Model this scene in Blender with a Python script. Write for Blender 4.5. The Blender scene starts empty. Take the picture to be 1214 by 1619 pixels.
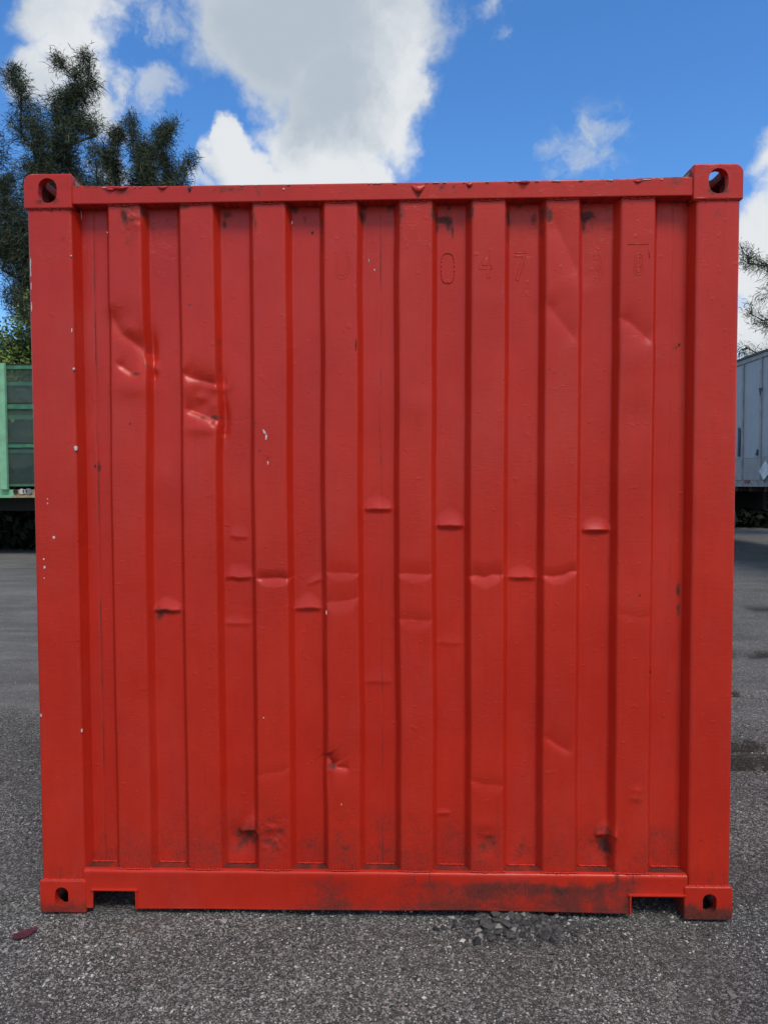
import bpy, bmesh, math, random
import numpy as np
from mathutils import Vector, Matrix, Euler

random.seed(7)
rng = np.random.default_rng(11)
R = math.radians
scene = bpy.context.scene
C = scene.collection

# ------------------------------------------------------------------ camera
F_PX, W_PX, H_PX = 1122.0, 1214.0, 1619.0
CAM = np.array([0.0746, -2.4437, 1.5227])
YAW, PIT, ROL = -0.0254, -0.0388, -0.0039
fw = np.array([math.sin(YAW)*math.cos(PIT), math.cos(YAW)*math.cos(PIT), math.sin(PIT)])
rt0 = np.array([math.cos(YAW), -math.sin(YAW), 0.0])
up0 = np.cross(rt0, fw)
rt = math.cos(ROL)*rt0 + math.sin(ROL)*up0
up = -math.sin(ROL)*rt0 + math.cos(ROL)*up0
cd = bpy.data.cameras.new('camera')
cam = bpy.data.objects.new('camera', cd)
C.objects.link(cam)
cd.sensor_fit = 'VERTICAL'
cd.sensor_height = 36.0
cd.lens = F_PX/H_PX*36.0
cd.clip_start = 0.05
cd.clip_end = 3000
m = Matrix(((rt[0], up[0], -fw[0], CAM[0]), (rt[1], up[1], -fw[1], CAM[1]), (rt[2], up[2], -fw[2], CAM[2]), (0, 0, 0, 1)))
cam.matrix_world = m
scene.camera = cam

def pxdir(px, py):
    d = fw + rt*(px-W_PX/2)/F_PX - up*(py-H_PX/2)/F_PX
    return d/np.linalg.norm(d)
def face(px, py, Y=0.0):
    d = pxdir(px, py); t = (Y-CAM[1])/d[1]
    return CAM[0]+d[0]*t, CAM[2]+d[2]*t
def ground_at(px, py):
    d = pxdir(px, py); t = -CAM[2]/d[2]
    return CAM[0]+d[0]*t, CAM[1]+d[1]*t

scene.view_settings.view_transform = 'Standard'
scene.view_settings.look = 'None'
scene.view_settings.gamma = 1
scene.view_settings.exposure = 0.0
scene.view_settings.use_curve_mapping = False

# ------------------------------------------------------------------ sun
SUN_EL, SUN_AZ = R(57), R(22)            # azimuth measured from -Y (behind the camera) towards +X
sd = bpy.data.lights.new('sun', 'SUN')
sd.energy = 1.9
sd.angle = R(18)
sd.color = (1.0, 0.94, 0.86)
sun = bpy.data.objects.new('sun', sd)
C.objects.link(sun)
sdir = Vector((math.sin(SUN_AZ)*math.cos(SUN_EL), -math.cos(SUN_AZ)*math.cos(SUN_EL), math.sin(SUN_EL)))
sun.rotation_euler = sdir.to_track_quat('Z', 'Y').to_euler()

# ------------------------------------------------------------------ sky with clouds
world = bpy.data.worlds.new('World')
scene.world = world
world.use_nodes = True
wt = world.node_tree
wt.nodes.clear()

class NB:
    """small helper that builds node chains"""
    def __init__(s, nt): s.nt = nt
    def n(s, t, **kw):
        o = s.nt.nodes.new(t)
        for k, v in kw.items(): setattr(o, k, v)
        return o
    def put(s, sock, v):
        if isinstance(v, bpy.types.NodeSocket): s.nt.links.new(v, sock)
        elif v is not None: sock.default_value = v
    def math(s, op, a, b=None, c=None, clamp=False):
        o = s.n('ShaderNodeMath', operation=op, use_clamp=clamp)
        s.put(o.inputs[0], a)
        if b is not None: s.put(o.inputs[1], b)
        if c is not None: s.put(o.inputs[2], c)
        return o.outputs[0]
    def vm(s, op, a, b=None, scale=None):
        o = s.n('ShaderNodeVectorMath', operation=op)
        s.put(o.inputs[0], a)
        if b is not None: s.put(o.inputs[1], b)
        if scale is not None: s.put(o.inputs['Scale'], scale)
        return o.outputs['Value'] if op in ('LENGTH', 'DOT_PRODUCT') else o.outputs[0]
    def noise(s, vec, scale, detail=4, rough=0.55, col=False, dist=0.0):
        o = s.n('ShaderNodeTexNoise')
        s.put(o.inputs['Vector'], vec)
        o.inputs['Scale'].default_value = scale
        o.inputs['Detail'].default_value = detail
        o.inputs['Roughness'].default_value = rough
        o.inputs['Distortion'].default_value = dist
        return o.outputs['Color' if col else 'Fac']
    def ramp(s, v, a, b, c=0.0, d=1.0, smooth=True):
        o = s.n('ShaderNodeMapRange')
        o.interpolation_type = 'SMOOTHSTEP' if smooth else 'LINEAR'
        s.put(o.inputs[0], v)
        for i, q in enumerate((a, b, c, d)): o.inputs[i+1].default_value = q
        return o.outputs[0]
    def mix(s, f, a, b, blend='MIX'):
        o = s.n('ShaderNodeMix', data_type='RGBA', blend_type=blend)
        s.put(o.inputs['Factor'], f)
        for i, q in ((6, a), (7, b)):
            if isinstance(q, tuple) and len(q) == 3: q = (*q, 1)
            s.put(o.inputs[i], q)
        return o.outputs[2]
    def mapping(s, vec, loc=(0, 0, 0), rot=(0, 0, 0), scale=(1, 1, 1), t='POINT'):
        o = s.n('ShaderNodeMapping', vector_type=t)
        s.put(o.inputs[0], vec)
        o.inputs['Location'].default_value = loc
        o.inputs['Rotation'].default_value = rot
        o.inputs['Scale'].default_value = scale
        return o.outputs[0]

b = NB(wt)
SKY_STRENGTH = 0.15
sky = b.n('ShaderNodeTexSky')
sky.sky_type = 'NISHITA'
sky.sun_disc = False
sky.sun_elevation = SUN_EL
sky.sun_rotation = math.pi - SUN_AZ
sky.altitude = 0
sky.air_density = 1.0
sky.dust_density = 0.6
sky.ozone_density = 2.0
tc = b.n('ShaderNodeTexCoord')
D = tc.outputs['Generated']
wn = b.noise(D, 5.0, 5, 0.6, col=True)
wv = b.vm('SCALE', b.vm('SUBTRACT', wn, (0.5, 0.5, 0.5)), scale=0.10)
wn2 = b.noise(D, 19.0, 4, 0.6, col=True)
wv2 = b.vm('SCALE', b.vm('SUBTRACT', wn2, (0.5, 0.5, 0.5)), scale=0.045)
DW = b.vm('ADD', b.vm('ADD', D, wv), wv2)
fbm = b.noise(D, 13.0, 9, 0.62)
fine = b.noise(DW, 34.0, 6, 0.65)

def lobe(px, py, rx, ry, ang=0.0, w=1.0, off=0.0):
    """a cloud lobe in direction space; centre and radii measured on the photograph"""
    c = Vector(pxdir(px, py))
    k = 1.0/F_PX
    zax = c.normalized()
    xax = Vector(rt); xax = (xax - zax*xax.dot(zax)).normalized()
    yax = zax.cross(xax)
    a = R(ang)
    x2 = xax*math.cos(a) + yax*math.sin(a)
    y2 = -xax*math.sin(a) + yax*math.cos(a)
    rot = Matrix((x2, y2, zax)).transposed().to_euler()
    o = b.mapping(DW, tuple(c), tuple(rot), (rx*k, ry*k, min(rx, ry)*k*1.5), 'TEXTURE')
    e = b.vm('LENGTH', o)
    return b.math('MULTIPLY_ADD', e, -w, w+off)

def union(ls, sm=0.08):
    r = ls[0]
    for l in ls[1:]: r = b.math('SMOOTH_MAX', r, l, sm)
    return r

big = [lobe(500, 10, 215, 130), lobe(560, 150, 150, 130), lobe(425, 60, 130, 110, 20), lobe(600, 70, 100, 150),
       lobe(500, -140, 210, 160), lobe(510, 235, 120, 90), lobe(640, 215, 60, 85, 0, .6, -.05),
       lobe(372, 262, 60, 55, 0, 1.2), lobe(358, 222, 34, 34, 0, 1.2), lobe(450, 290, 130, 50), lobe(560, 288, 80, 40),
       lobe(640, 150, 62, 80)]
left = [lobe(115, 15, 92, 52, 0, .85), lobe(132, 80, 62, 62, 0, .85), lobe(168, 150, 42, 70, 10, .85), lobe(172, 205, 35, 40, 0, .7),
        lobe(80, 130, 50, 60, 0, .6), lobe(130, -80, 130, 90, 0, .9)]
right = [lobe(1200, 400, 62, 85, 0, 1.1), lobe(1225, 500, 80, 90, 0, 1.0), lobe(1290, 560, 120, 110), lobe(1212, 250, 30, 45, 20, .6), lobe(1330, 330, 120, 120)]
wisp = [lobe(245, 148, 48, 34, 0, .42, -.05), lobe(262, 55, 70, 55, 0, .4, -.08), lobe(875, 250, 60, 38, 40, .36, -.12), lobe(948, 222, 62, 52, -30, .38, -.11),
        lobe(930, 262, 80, 38, 0, .34, -.1), lobe(790, -8, 80, 36, 0, .34, -.12), lobe(820, 58, 34, 30, 0, .30, -.18), lobe(180, 288, 50, 24, 0, .5, -.02),
        lobe(305, 280, 28, 24, 0, .5, -.05)]
fld = union(big+left+right)
dens = b.math('ADD', fld, b.math('MULTIPLY', b.math('SUBTRACT', fbm, 0.5), 0.75))
dens = b.math('ADD', dens, b.math('MULTIPLY', b.math('SUBTRACT', fine, 0.5), 0.30))
mask = b.ramp(dens, 0.04, 0.44)
wf = union(wisp, .05)
wd = b.math('ADD', wf, b.math('MULTIPLY', b.math('SUBTRACT', b.noise(DW, 22.0, 8, 0.62, dist=.4), 0.47), 1.1))
wmask = b.math('MULTIPLY', b.ramp(wd, 0.0, 0.42), b.math('MULTIPLY', b.ramp(wf, -0.18, 0.12), 0.72))
# the rest of the sky outside the frame: the same kind of broken cumulus
cdir = Vector(pxdir(607, 250))
away = b.ramp(b.vm('DOT_PRODUCT', D, tuple(cdir)), 0.86, 0.72)
gen = b.ramp(b.math('ADD', b.noise(D, 2.6, 8, 0.6), b.math('MULTIPLY', b.noise(D, 9.0, 6, .6), 0.22)), 0.55, 0.68)
mask = b.math('MAXIMUM', mask, b.math('MAXIMUM', wmask, b.math('MULTIPLY', gen, away)))
# brightness inside clouds: grey bellies, white lit heaps
bl = union([lobe(372, 245, 75, 75), lobe(470, 285, 190, 55), lobe(600, 285, 70, 40), lobe(650, 240, 60, 90, 0, .7), lobe(1200, 430, 110, 130), lobe(150, 90, 90, 130, 0, .5), lobe(650, 120, 50, 90, 0, .5), lobe(1330, 350, 200, 200)])
br = b.ramp(b.math('ADD', bl, b.math('MULTIPLY', b.math('SUBTRACT', b.noise(DW, 15.0, 7, .62), 0.5), 1.0)), -0.35, 0.55)
br = b.math('MAXIMUM', br, b.math('MULTIPLY', away, b.ramp(b.noise(D, 4.0, 5, .55), 0.45, 0.75)))
edge = b.ramp(dens, 0.7, 0.15)
br = b.math('MAXIMUM', br, b.math('MULTIPLY', edge, 0.35))
cc = b.mix(br, (0.46/.15, 0.53/.15, 0.61/.15), (0.78/.15, 0.81/.15, 0.84/.15))
hsv = b.n('ShaderNodeHueSaturation')
b.put(hsv.inputs['Color'], sky.outputs[0])
hsv.inputs['Saturation'].default_value = 1.25
hsv.inputs['Value'].default_value = 1.0
skyc = b.mix(1.0, hsv.outputs[0], (1.0, 1.18, 1.36), 'MULTIPLY')
full = b.mix(mask, skyc, cc)
bg = b.n('ShaderNodeBackground')
b.put(bg.inputs['Color'], full)
bg.inputs['Strength'].default_value = SKY_STRENGTH
wo = b.n('ShaderNodeOutputWorld')
wt.links.new(bg.outputs[0], wo.inputs[0])

# ------------------------------------------------------------------ helpers
def hash01(ix, iy, seed):
    v = np.sin(ix*127.1+iy*311.7+seed*74.7)*43758.5453
    return v-np.floor(v)
def vnoise(x, y, s, seed=0):
    x = x/s; y = y/s
    ix = np.floor(x); iy = np.floor(y); fx = x-ix; fy = y-iy
    fx = fx*fx*(3-2*fx); fy = fy*fy*(3-2*fy)
    a = hash01(ix, iy, seed); c = hash01(ix+1, iy, seed); d = hash01(ix, iy+1, seed); e = hash01(ix+1, iy+1, seed)
    return (a*(1-fx)+c*fx)*(1-fy)+(d*(1-fx)+e*fx)*fy-0.5
def fbm2(x, y, s, o=4, seed=0):
    r = 0; a = 1
    for i in range(o):
        r = r+a*vnoise(x, y, s, seed+i*17); s *= .5; a *= .5
    return r
def sstep(a, b_, x):
    t = np.clip((x-a)/(b_-a), 0, 1); return t*t*(3-2*t)

def link(name, me, mat=None, parent=None, smooth=False):
    o = bpy.data.objects.new(name, me)
    C.objects.link(o)
    if mat is not None:
        if not me.materials: me.materials.append(mat)
    if smooth: me.polygons.foreach_set('use_smooth', [True]*len(me.polygons))
    if parent: o.parent = parent
    return o
def tag(o, label=None, cat=None, group=None, kind=None):
    if label: o['label'] = label
    if cat: o['category'] = cat
    if group: o['group'] = group
    if kind: o['kind'] = kind
    return o
def empty(name, loc=(0, 0, 0), rz=0.0):
    o = bpy.data.objects.new(name, None)
    o.empty_display_size = .2
    C.objects.link(o); o.location = loc; o.rotation_euler = (0, 0, rz)
    return o
def np_mesh(name, V, Fc, smooth=True):
    """V (n,3), Fc (m,k) with all faces of k corners"""
    me = bpy.data.meshes.new(name)
    V = np.asarray(V, dtype=np.float32); Fc = np.asarray(Fc, dtype=np.int32)
    k = Fc.shape[1]
    me.vertices.add(len(V)); me.vertices.foreach_set('co', V.ravel())
    me.loops.add(Fc.size); me.loops.foreach_set('vertex_index', Fc.ravel())
    me.polygons.add(len(Fc))
    me.polygons.foreach_set('loop_start', np.arange(0, Fc.size, k, dtype=np.int32))
    me.polygons.foreach_set('loop_total', np.full(len(Fc), k, dtype=np.int32))
    me.polygons.foreach_set('use_smooth', np.full(len(Fc), smooth))
    me.update(calc_edges=True)
    return me
def set_attr(me, name, vals, dom='POINT'):
    a = me.attributes.new(name, 'FLOAT', dom)
    a.data.foreach_set('value', np.asarray(vals, dtype=np.float32).ravel())
def grid_faces(nu, nv, flip=False):
    i, j = np.meshgrid(np.arange(nu-1), np.arange(nv-1), indexing='ij')
    a = i*nv+j
    f = np.stack([a, a+nv, a+nv+1, a+1], -1).reshape(-1, 4)
    return f[:, ::-1] if flip else f
class MB:
    """collects boxes and tubes into one mesh"""
    def __init__(s): s.bm = bmesh.new()
    def box(s, x0, x1, y0, y1, z0, z1, bev=0.0, seg=2):
        t = bmesh.new()
        bmesh.ops.create_cube(t, size=1)
        for v in t.verts:
            v.co = Vector(((x0+x1)/2+v.co.x*(x1-x0), (y0+y1)/2+v.co.y*(y1-y0), (z0+z1)/2+v.co.z*(z1-z0)))
        if bev > 0: bmesh.ops.bevel(t, geom=t.edges[:], offset=bev, segments=seg, affect='EDGES', profile=.5)
        s._merge(t); return s
    def _merge(s, t):
        me = bpy.data.meshes.new('tmp'); t.to_mesh(me); t.free()
        s.bm.from_mesh(me); bpy.data.meshes.remove(me)
    def tube(s, p, q, r0, r1=None, n=8):
        r1 = r0 if r1 is None else r1
        p = Vector(p); q = Vector(q); d = (q-p)
        t = bmesh.new()
        bmesh.ops.create_cone(t, cap_ends=True, segments=n, radius1=r0, radius2=r1, depth=d.length)
        M = Matrix.Translation((p+q)/2) @ d.to_track_quat('Z', 'Y').to_matrix().to_4x4()
        bmesh.ops.transform(t, matrix=M, verts=t.verts)
        s._merge(t); return s
    def build(s, name, mat, parent=None, smooth=False):
        me = bpy.data.meshes.new(name)
        s.bm.to_mesh(me); s.bm.free()
        return link(name, me, mat, parent, smooth)

# ------------------------------------------------------------------ materials
def new_mat(name):
    mt = bpy.data.materials.new(name); mt.use_nodes = True
    nt = mt.node_tree; nt.nodes.clear()
    k = NB(nt)
    p = k.n('ShaderNodeBsdfPrincipled'); o = k.n('ShaderNodeOutputMaterial')
    nt.links.new(p.outputs[0], o.inputs[0])
    return mt, k, p
def bump(k, p, h, strength, dist, prev=None):
    o = k.n('ShaderNodeBump')
    o.inputs['Strength'].default_value = strength; o.inputs['Distance'].default_value = dist
    k.put(o.inputs['Height'], h)
    if prev: k.put(o.inputs['Normal'], prev)
    k.put(p.inputs['Normal'], o.outputs[0])
    return o.outputs[0]
def simple(name, col, rough=.6, metal=0.0, var=.25, scale=6.0, bs=.3, bd=.002):
    mt, k, p = new_mat(name)
    oc = k.n('ShaderNodeTexCoord').outputs['Object']
    f = k.noise(oc, scale, 6, .6)
    f = k.ramp(f, .3, .7)
    k.put(p.inputs['Base Color'], k.mix(f, tuple(c*(1-var) for c in col), tuple(min(1, c*(1+var)) for c in col)))
    k.put(p.inputs['Roughness'], k.math('MULTIPLY_ADD', f, .15, rough-.07))
    p.inputs['Metallic'].default_value = metal
    bump(k, p, k.noise(oc, scale*8, 4), bs, bd)
    return mt

def make_red():
    mt, k, p = new_mat('red_container_paint')
    oc = k.n('ShaderNodeTexCoord').outputs['Object']
    g = k.n('ShaderNodeAttribute', attribute_name='grime_shade').outputs['Fac']
    n1 = k.ramp(k.noise(oc, 2.2, 5, .6), .3, .7)
    n2 = k.ramp(k.noise(k.mapping(oc, scale=(9, 9, 2.0)), 3.0, 6, .65), .3, .72)
    base = k.mix(n1, (0.55, 0.022, 0.0080), (0.63, 0.030, 0.0110))
    base = k.mix(k.math('MULTIPLY', n2, .30), base, (0.48, 0.019, 0.009))
    chalk = k.ramp(k.noise(k.mapping(oc, scale=(1, 1, .45)), 3.4, 7, .7), .46, .74)
    base = k.mix(k.math('MULTIPLY', chalk, .30), base, (0.56, 0.062, 0.042))
    runs = k.ramp(k.noise(k.mapping(oc, scale=(26, 26, .8)), 2.0, 4, .6), .56, .76)
    base = k.mix(k.math('MULTIPLY', runs, .16), base, (0.30, 0.018, 0.012))
    # scattered dark pinholes and nicks through the paint
    vo = k.n('ShaderNodeTexVoronoi'); vo.inputs['Scale'].default_value = 17.0
    k.put(vo.inputs['Vector'], k.vm('ADD', oc, k.vm('SCALE', k.noise(oc, 60, 2, col=True), scale=.012)))
    cellr = k.n('ShaderNodeSeparateColor'); k.put(cellr.inputs[0], vo.outputs['Color'])
    rad = k.ramp(cellr.outputs[0], .82, 1.0, 0.0, .085)
    pin = k.math('LESS_THAN', vo.outputs['Distance'], rad)
    base = k.mix(k.math('MULTIPLY', pin, .55), base, (0.10, 0.02, 0.016))
    # dirt and painted rail shade, both with a blotchy edge
    gn = k.math('MULTIPLY_ADD', k.noise(oc, 95, 4, .7), .5, k.math('MULTIPLY', k.noise(oc, 24, 7, .7), .5))
    gd = k.math('SUBTRACT', gn, .5)
    gs = k.math('SUBTRACT', k.noise(k.mapping(oc, scale=(1, 1, .35)), 170, 5, .7, dist=.6), .5)
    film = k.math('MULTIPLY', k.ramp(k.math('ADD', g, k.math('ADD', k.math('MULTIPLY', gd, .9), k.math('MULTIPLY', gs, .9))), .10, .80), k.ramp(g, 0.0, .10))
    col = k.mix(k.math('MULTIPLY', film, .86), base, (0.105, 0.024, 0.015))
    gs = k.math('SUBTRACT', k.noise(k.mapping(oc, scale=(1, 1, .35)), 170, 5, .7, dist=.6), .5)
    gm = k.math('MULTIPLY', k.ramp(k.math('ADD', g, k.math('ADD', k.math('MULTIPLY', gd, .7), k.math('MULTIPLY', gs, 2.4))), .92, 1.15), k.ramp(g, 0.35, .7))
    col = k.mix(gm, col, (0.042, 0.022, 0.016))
    k.put(p.inputs['Base Color'], col)
    rg = k.math('ADD', k.math('MULTIPLY_ADD', k.noise(oc, 14, 5), .20, .26), k.math('MULTIPLY', k.math('MAXIMUM', gm, film), .35))
    k.put(p.inputs['Roughness'], rg)
    p.inputs['Specular IOR Level'].default_value = .40
    # paint relief: soft roller texture, brush wrinkles, a few curling cracks
    h1 = k.noise(k.mapping(oc, scale=(1, 1, 2.2)), 55, 3, .5)
    h2 = k.noise(oc, 5.5, 3, .5)
    w = k.noise(k.mapping(oc, scale=(1.0, 1.0, 2.4)), 11.0, 5, .62, dist=.8)
    ridge = k.ramp(k.math('ABSOLUTE', k.math('SUBTRACT', w, .5)), 0.0, .012, 1.0, 0.0)
    where = k.ramp(k.noise(oc, 3.6, 3), .53, .63)
    ridge = k.math('MULTIPLY', ridge, where)
    blob = k.ramp(k.noise(oc, 38, 2, .4), .69, .75)
    nrm = bump(k, p, h1, .30, .0013)
    h3 = k.noise(k.mapping(oc, scale=(7, 7, 75)), 2.2, 3, .6)
    nrm = bump(k, p, h3, .28, .0010, nrm)
    nrm = bump(k, p, h2, .35, .006, nrm)
    nrm = bump(k, p, ridge, .42, .0012, nrm)
    bump(k, p, blob, .40, .0014, nrm)
    return mt
RED = make_red()
CHIP = simple('bare_primer_chip', (.62, .55, .52), .7, scale=80)
NICK = simple('rusted_nick', (.035, .02, .017), .8, scale=80)
BLACK = simple('dark_void_steel', (.02, .02, .02), .8)
STEEL = simple('weathered_grey_steel', (.20, .20, .19), .7, scale=40)
PLY = simple('container_floor_ply', (.12, .08, .05), .8)

# ------------------------------------------------------------------ ground
def ground_h(X, Y):
    h = fbm2(X, Y, 1.3, 4, 3)*.016 + fbm2(X, Y, .12, 3, 9)*.007 + fbm2(X, Y, 9, 2, 5)*.05*np.clip((np.hypot(X, Y)-4)/10, 0, 1)
    h -= .002
    # wheel ruts crossing to the right of the container
    for yc, d, w, sl in ((1.40, .045, .050, .05), (1.60, .036, .045, .03), (2.72, .018, .06, -.02), (3.9, .016, .09, 0), (6.2, .015, .12, 0), (8.0, .015, .2, .02)):
        yy = yc+sl*(X-2)+vnoise(X, Y*0, .35, 21+int(yc*10))*.07
        side = sstep(1.45, 1.8, X)
        t = (Y-yy)/w
        h -= side*d*np.exp(-t*t)*(1+.7*vnoise(X, Y, .08, 5))
        h += side*d*.6*np.exp(-((Y-yy-w*1.8)/w)**2)
    # soft sandy ripples left
    h += sstep(-1.4, -2.2, X)*sstep(1.6, 2.6, Y)*np.sin(Y*9+vnoise(X, Y, .8, 2)*5)*.0015
    # small heap of rubble under the rail
    h += .020*np.exp(-(((X-.46)/.10)**2+((Y+.02)/.06)**2))
    return h
def ax(lo, hi, st, far, grow=1.12):
    c = list(np.arange(lo, hi+st/2, st))
    s = st
    while c[-1] < far: s *= grow; c.append(c[-1]+s)
    s = st; l = [c[0]]
    while l[-1] > -far: s *= grow; l.append(l[-1]-s)
    return np.array(l[:0:-1]+c)
gx = ax(-2.9, 2.9, .016, 600); gy = ax(-1.0, 3.2, .016, 600)
GX, GY = np.meshgrid(gx, gy, indexing='ij')
GZ = ground_h(GX, GY)
gme = np_mesh('ground', np.stack([GX, GY, GZ], -1).reshape(-1, 3), grid_faces(len(gx), len(gy)))
rut = np.zeros_like(GX)
for yc, w, sl in ((1.40, .09, .05), (1.60, .09, .03), (2.72, .06, -.02), (3.9, .10, 0), (6.2, .16, 0)):
    yy = yc+sl*(GX-2)+vnoise(GX, GY*0, .35, 21+int(yc*10))*.07
    rut = np.maximum(rut, sstep(1.4, 1.8, GX)*np.exp(-((GY-yy)/w)**2))
rut = rut*sstep(-.25, .1, fbm2(GX, GY, .16, 4, 44))*1.6
rut = np.maximum(rut, .38*np.exp(-(((GX-.62)/.33)**2+((GY+.03)/.13)**2)))
damp = sstep(.35, 1.1, GX+.5*fbm2(GX, GY, .7, 4, 61))*sstep(1.2, .2, np.abs(GY+.1)+.4*fbm2(GX, GY, .5, 3, 62))*.30
damp = np.maximum(damp, .22*sstep(.05, .35, fbm2(GX, GY, .8, 5, 66)))
rut = np.maximum(rut, damp*(1+.8*fbm2(GX, GY, .12, 3, 63))).clip(0, 1)
set_attr(gme, 'rut', rut)
sand = sstep(1.7, 2.5, GY+vnoise(GX, GY, .9, 4)*.8)*(sstep(-.8, -1.8, GX)+.45*sstep(1.5, 3, GX))*(.75+.7*fbm2(GX, GY, 1.1, 4, 51))
sand = sand.clip(0, 1)
set_attr(gme, 'sand', sand)
gm_, k, p = new_mat('gravel_ground')
oc = k.n('ShaderNodeTexCoord').outputs['Object']
rutA = k.n('ShaderNodeAttribute', attribute_name='rut').outputs['Fac']
sandA = k.n('ShaderNodeAttribute', attribute_name='sand').outputs['Fac']
def speck(scale, dark, seed):
    v = k.n('ShaderNodeTexVoronoi'); v.inputs['Scale'].default_value = scale
    k.put(v.inputs['Vector'], k.mapping(oc, loc=(seed, seed*.3, 0)))
    s = k.n('ShaderNodeSeparateColor'); k.put(s.inputs[0], v.outputs['Color'])
    return v.outputs['Distance'], s.outputs[0]
d1, r1 = speck(215, 0, 1.3)
d2, r2 = speck(110, 0, 5.1)
b1 = k.ramp(k.noise(oc, 1.5, 6, .68), .34, .66)
b2 = k.ramp(k.noise(oc, 7.0, 5, .65), .3, .7)
col = k.mix(b1, (.094, .084, .070), (.168, .153, .128))
col = k.mix(k.math('MULTIPLY', b2, .5), col, (.095, .088, .080))
col = k.mix(k.math('MULTIPLY', k.ramp(r1, .62, .95), .85), col, (.42, .40, .355))
col = k.mix(k.math('MULTIPLY', k.ramp(r1, .35, .05), .7), col, (.030, .030, .031))
col = k.mix(k.math('MULTIPLY', k.ramp(r2, .84, .95), .75), col, (.46, .44, .40))
sandy = k.mix(k.ramp(k.noise(k.mapping(oc, scale=(.35, 1.6, 1)), 3.0, 6, .65), .3, .7), (.19, .177, .155), (.30, .28, .245))
col = k.mix(k.math('MULTIPLY', sandA, .58), col, sandy)
streak = k.ramp(k.noise(k.mapping(oc, scale=(.3, 1.0, 1)), 2.2, 7, .65), .40, .66)
col = k.mix(k.math('MULTIPLY', streak, .35), col, (.07, .064, .058))
col = k.mix(k.math('MULTIPLY', rutA, .8), col, (.030, .024, .019))
k.put(p.inputs['Base Color'], col)
p.inputs['Roughness'].default_value = .92
p.inputs['Specular IOR Level'].default_value = .12
nr = bump(k, p, k.math('SUBTRACT', 1.0, d1), .8, .006)
bump(k, p, k.noise(oc, 40, 6, .7), .7, .006, nr)
tag(link('ground', gme, gm_), kind='structure')

# loose stones lying on the ground, built as one mass
def stones(name, pts, sizes, mat, tones):
    n = len(pts)
    base = np.array([[1, 0, 0], [0, 1, 0], [-1, 0, 0], [0, -1, 0], [0, 0, 1], [0, 0, -1]], float)
    fc = np.array([[0, 1, 4], [1, 2, 4], [2, 3, 4], [3, 0, 4], [1, 0, 5], [2, 1, 5], [3, 2, 5], [0, 3, 5]])
    V = base[None]*(1+rng.uniform(-.35, .35, (n, 6, 1)))
    V = V*sizes[:, None, None]*np.stack([rng.uniform(.7, 1.4, n), rng.uniform(.6, 1.0, n), rng.uniform(.4, .8, n)], -1)[:, None, :]
    V += rng.uniform(-.22, .22, V.shape)*sizes[:, None, None]
    a = rng.uniform(0, 2*np.pi, n); ca, sa = np.cos(a), np.sin(a)
    x = V[..., 0]*ca[:, None]-V[..., 1]*sa[:, None]; y = V[..., 0]*sa[:, None]+V[..., 1]*ca[:, None]
    V = np.stack([x, y, V[..., 2]], -1)+pts[:, None, :]
    Fc = (fc[None]+np.arange(n)[:, None, None]*6).reshape(-1, 3)
    me = np_mesh(name, V.reshape(-1, 3), Fc, smooth=False)
    set_attr(me, 'tone', np.repeat(tones, 6))
    return link(name, me, mat)
sm, k, p = new_mat('loose_stone')
tA = k.n('ShaderNodeAttribute', attribute_name='tone').outputs['Fac']
cr = k.n('ShaderNodeValToRGB'); k.put(cr.inputs[0], tA)
e = cr.color_ramp.elements; e[0].color = (.03, .03, .031, 1); e[1].color = (.66, .62, .54, 1)
q = e.new(.5); q.color = (.12, .112, .10, 1); q = e.new(.8); q.color = (.36, .34, .29, 1)
k.put(p.inputs['Base Color'], cr.outputs[0]); p.inputs['Roughness'].default_value = .85; p.inputs['Specular IOR Level'].default_value = .2
N = 150000
u = rng.random(N)
px_ = np.where(u < .62, rng.uniform(-1.5, 1.5, N), np.where(rng.random(N) < .5, rng.uniform(-3.2, -1.1, N), rng.uniform(1.1, 3.2, N)))
py_ = np.where(u < .62, rng.uniform(-.75, .12, N), rng.uniform(-.3, 1, N)**1*1.0+np.abs(rng.normal(0, 1.1, N)))
keep = ~((np.abs(px_) < 1.2) & (py_ > .10))
px_, py_ = px_[keep], py_[keep]
sz = np.exp(rng.normal(math.log(.0022), .45, len(px_)))
cl = fbm2(px_, py_, .25, 3, 31)
kk = rng.random(len(px_)) < .62+cl*1.1
px_, py_, sz = px_[kk], py_[kk], np.clip(sz[kk], .001, .008)
pz = ground_h(px_, py_)+sz*.25
tone = np.clip(rng.beta(1.3, 1.2, len(px_)), 0, 1)
hx_ = rng.normal(.48, .11, 4000); hy_ = rng.normal(-.04, .04, 4000)
hs_ = np.exp(rng.normal(math.log(.0040), .5, 4000))
px_ = np.r_[px_, hx_]; py_ = np.r_[py_, hy_]; sz = np.r_[sz, hs_]; tone = np.r_[tone, rng.beta(1.2, 2.8, 4000)]
pz = ground_h(px_, py_)+sz*.3
st = stones('gravel', np.stack([px_, py_, pz], -1), sz, sm, tone)
tag(st, 'loose grey and pale gravel scattered over the dark yard surface', 'gravel', kind='stuff')

# ------------------------------------------------------------------ shipping container
cont = empty('shipping_container', (0, 0, 0))
tag(cont, 'red painted steel shipping container with ribbed dented end wall', 'container')
YR, YC, YF = .018, .060, .008
HP = 1.219
ribs = [(-.938, -.826), (-.687, -.574), (-.437, -.325), (-.190, -.079), (.066, .178), (.3135, .4265), (.566, .678), (.819, .932)]
SL = .018

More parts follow.
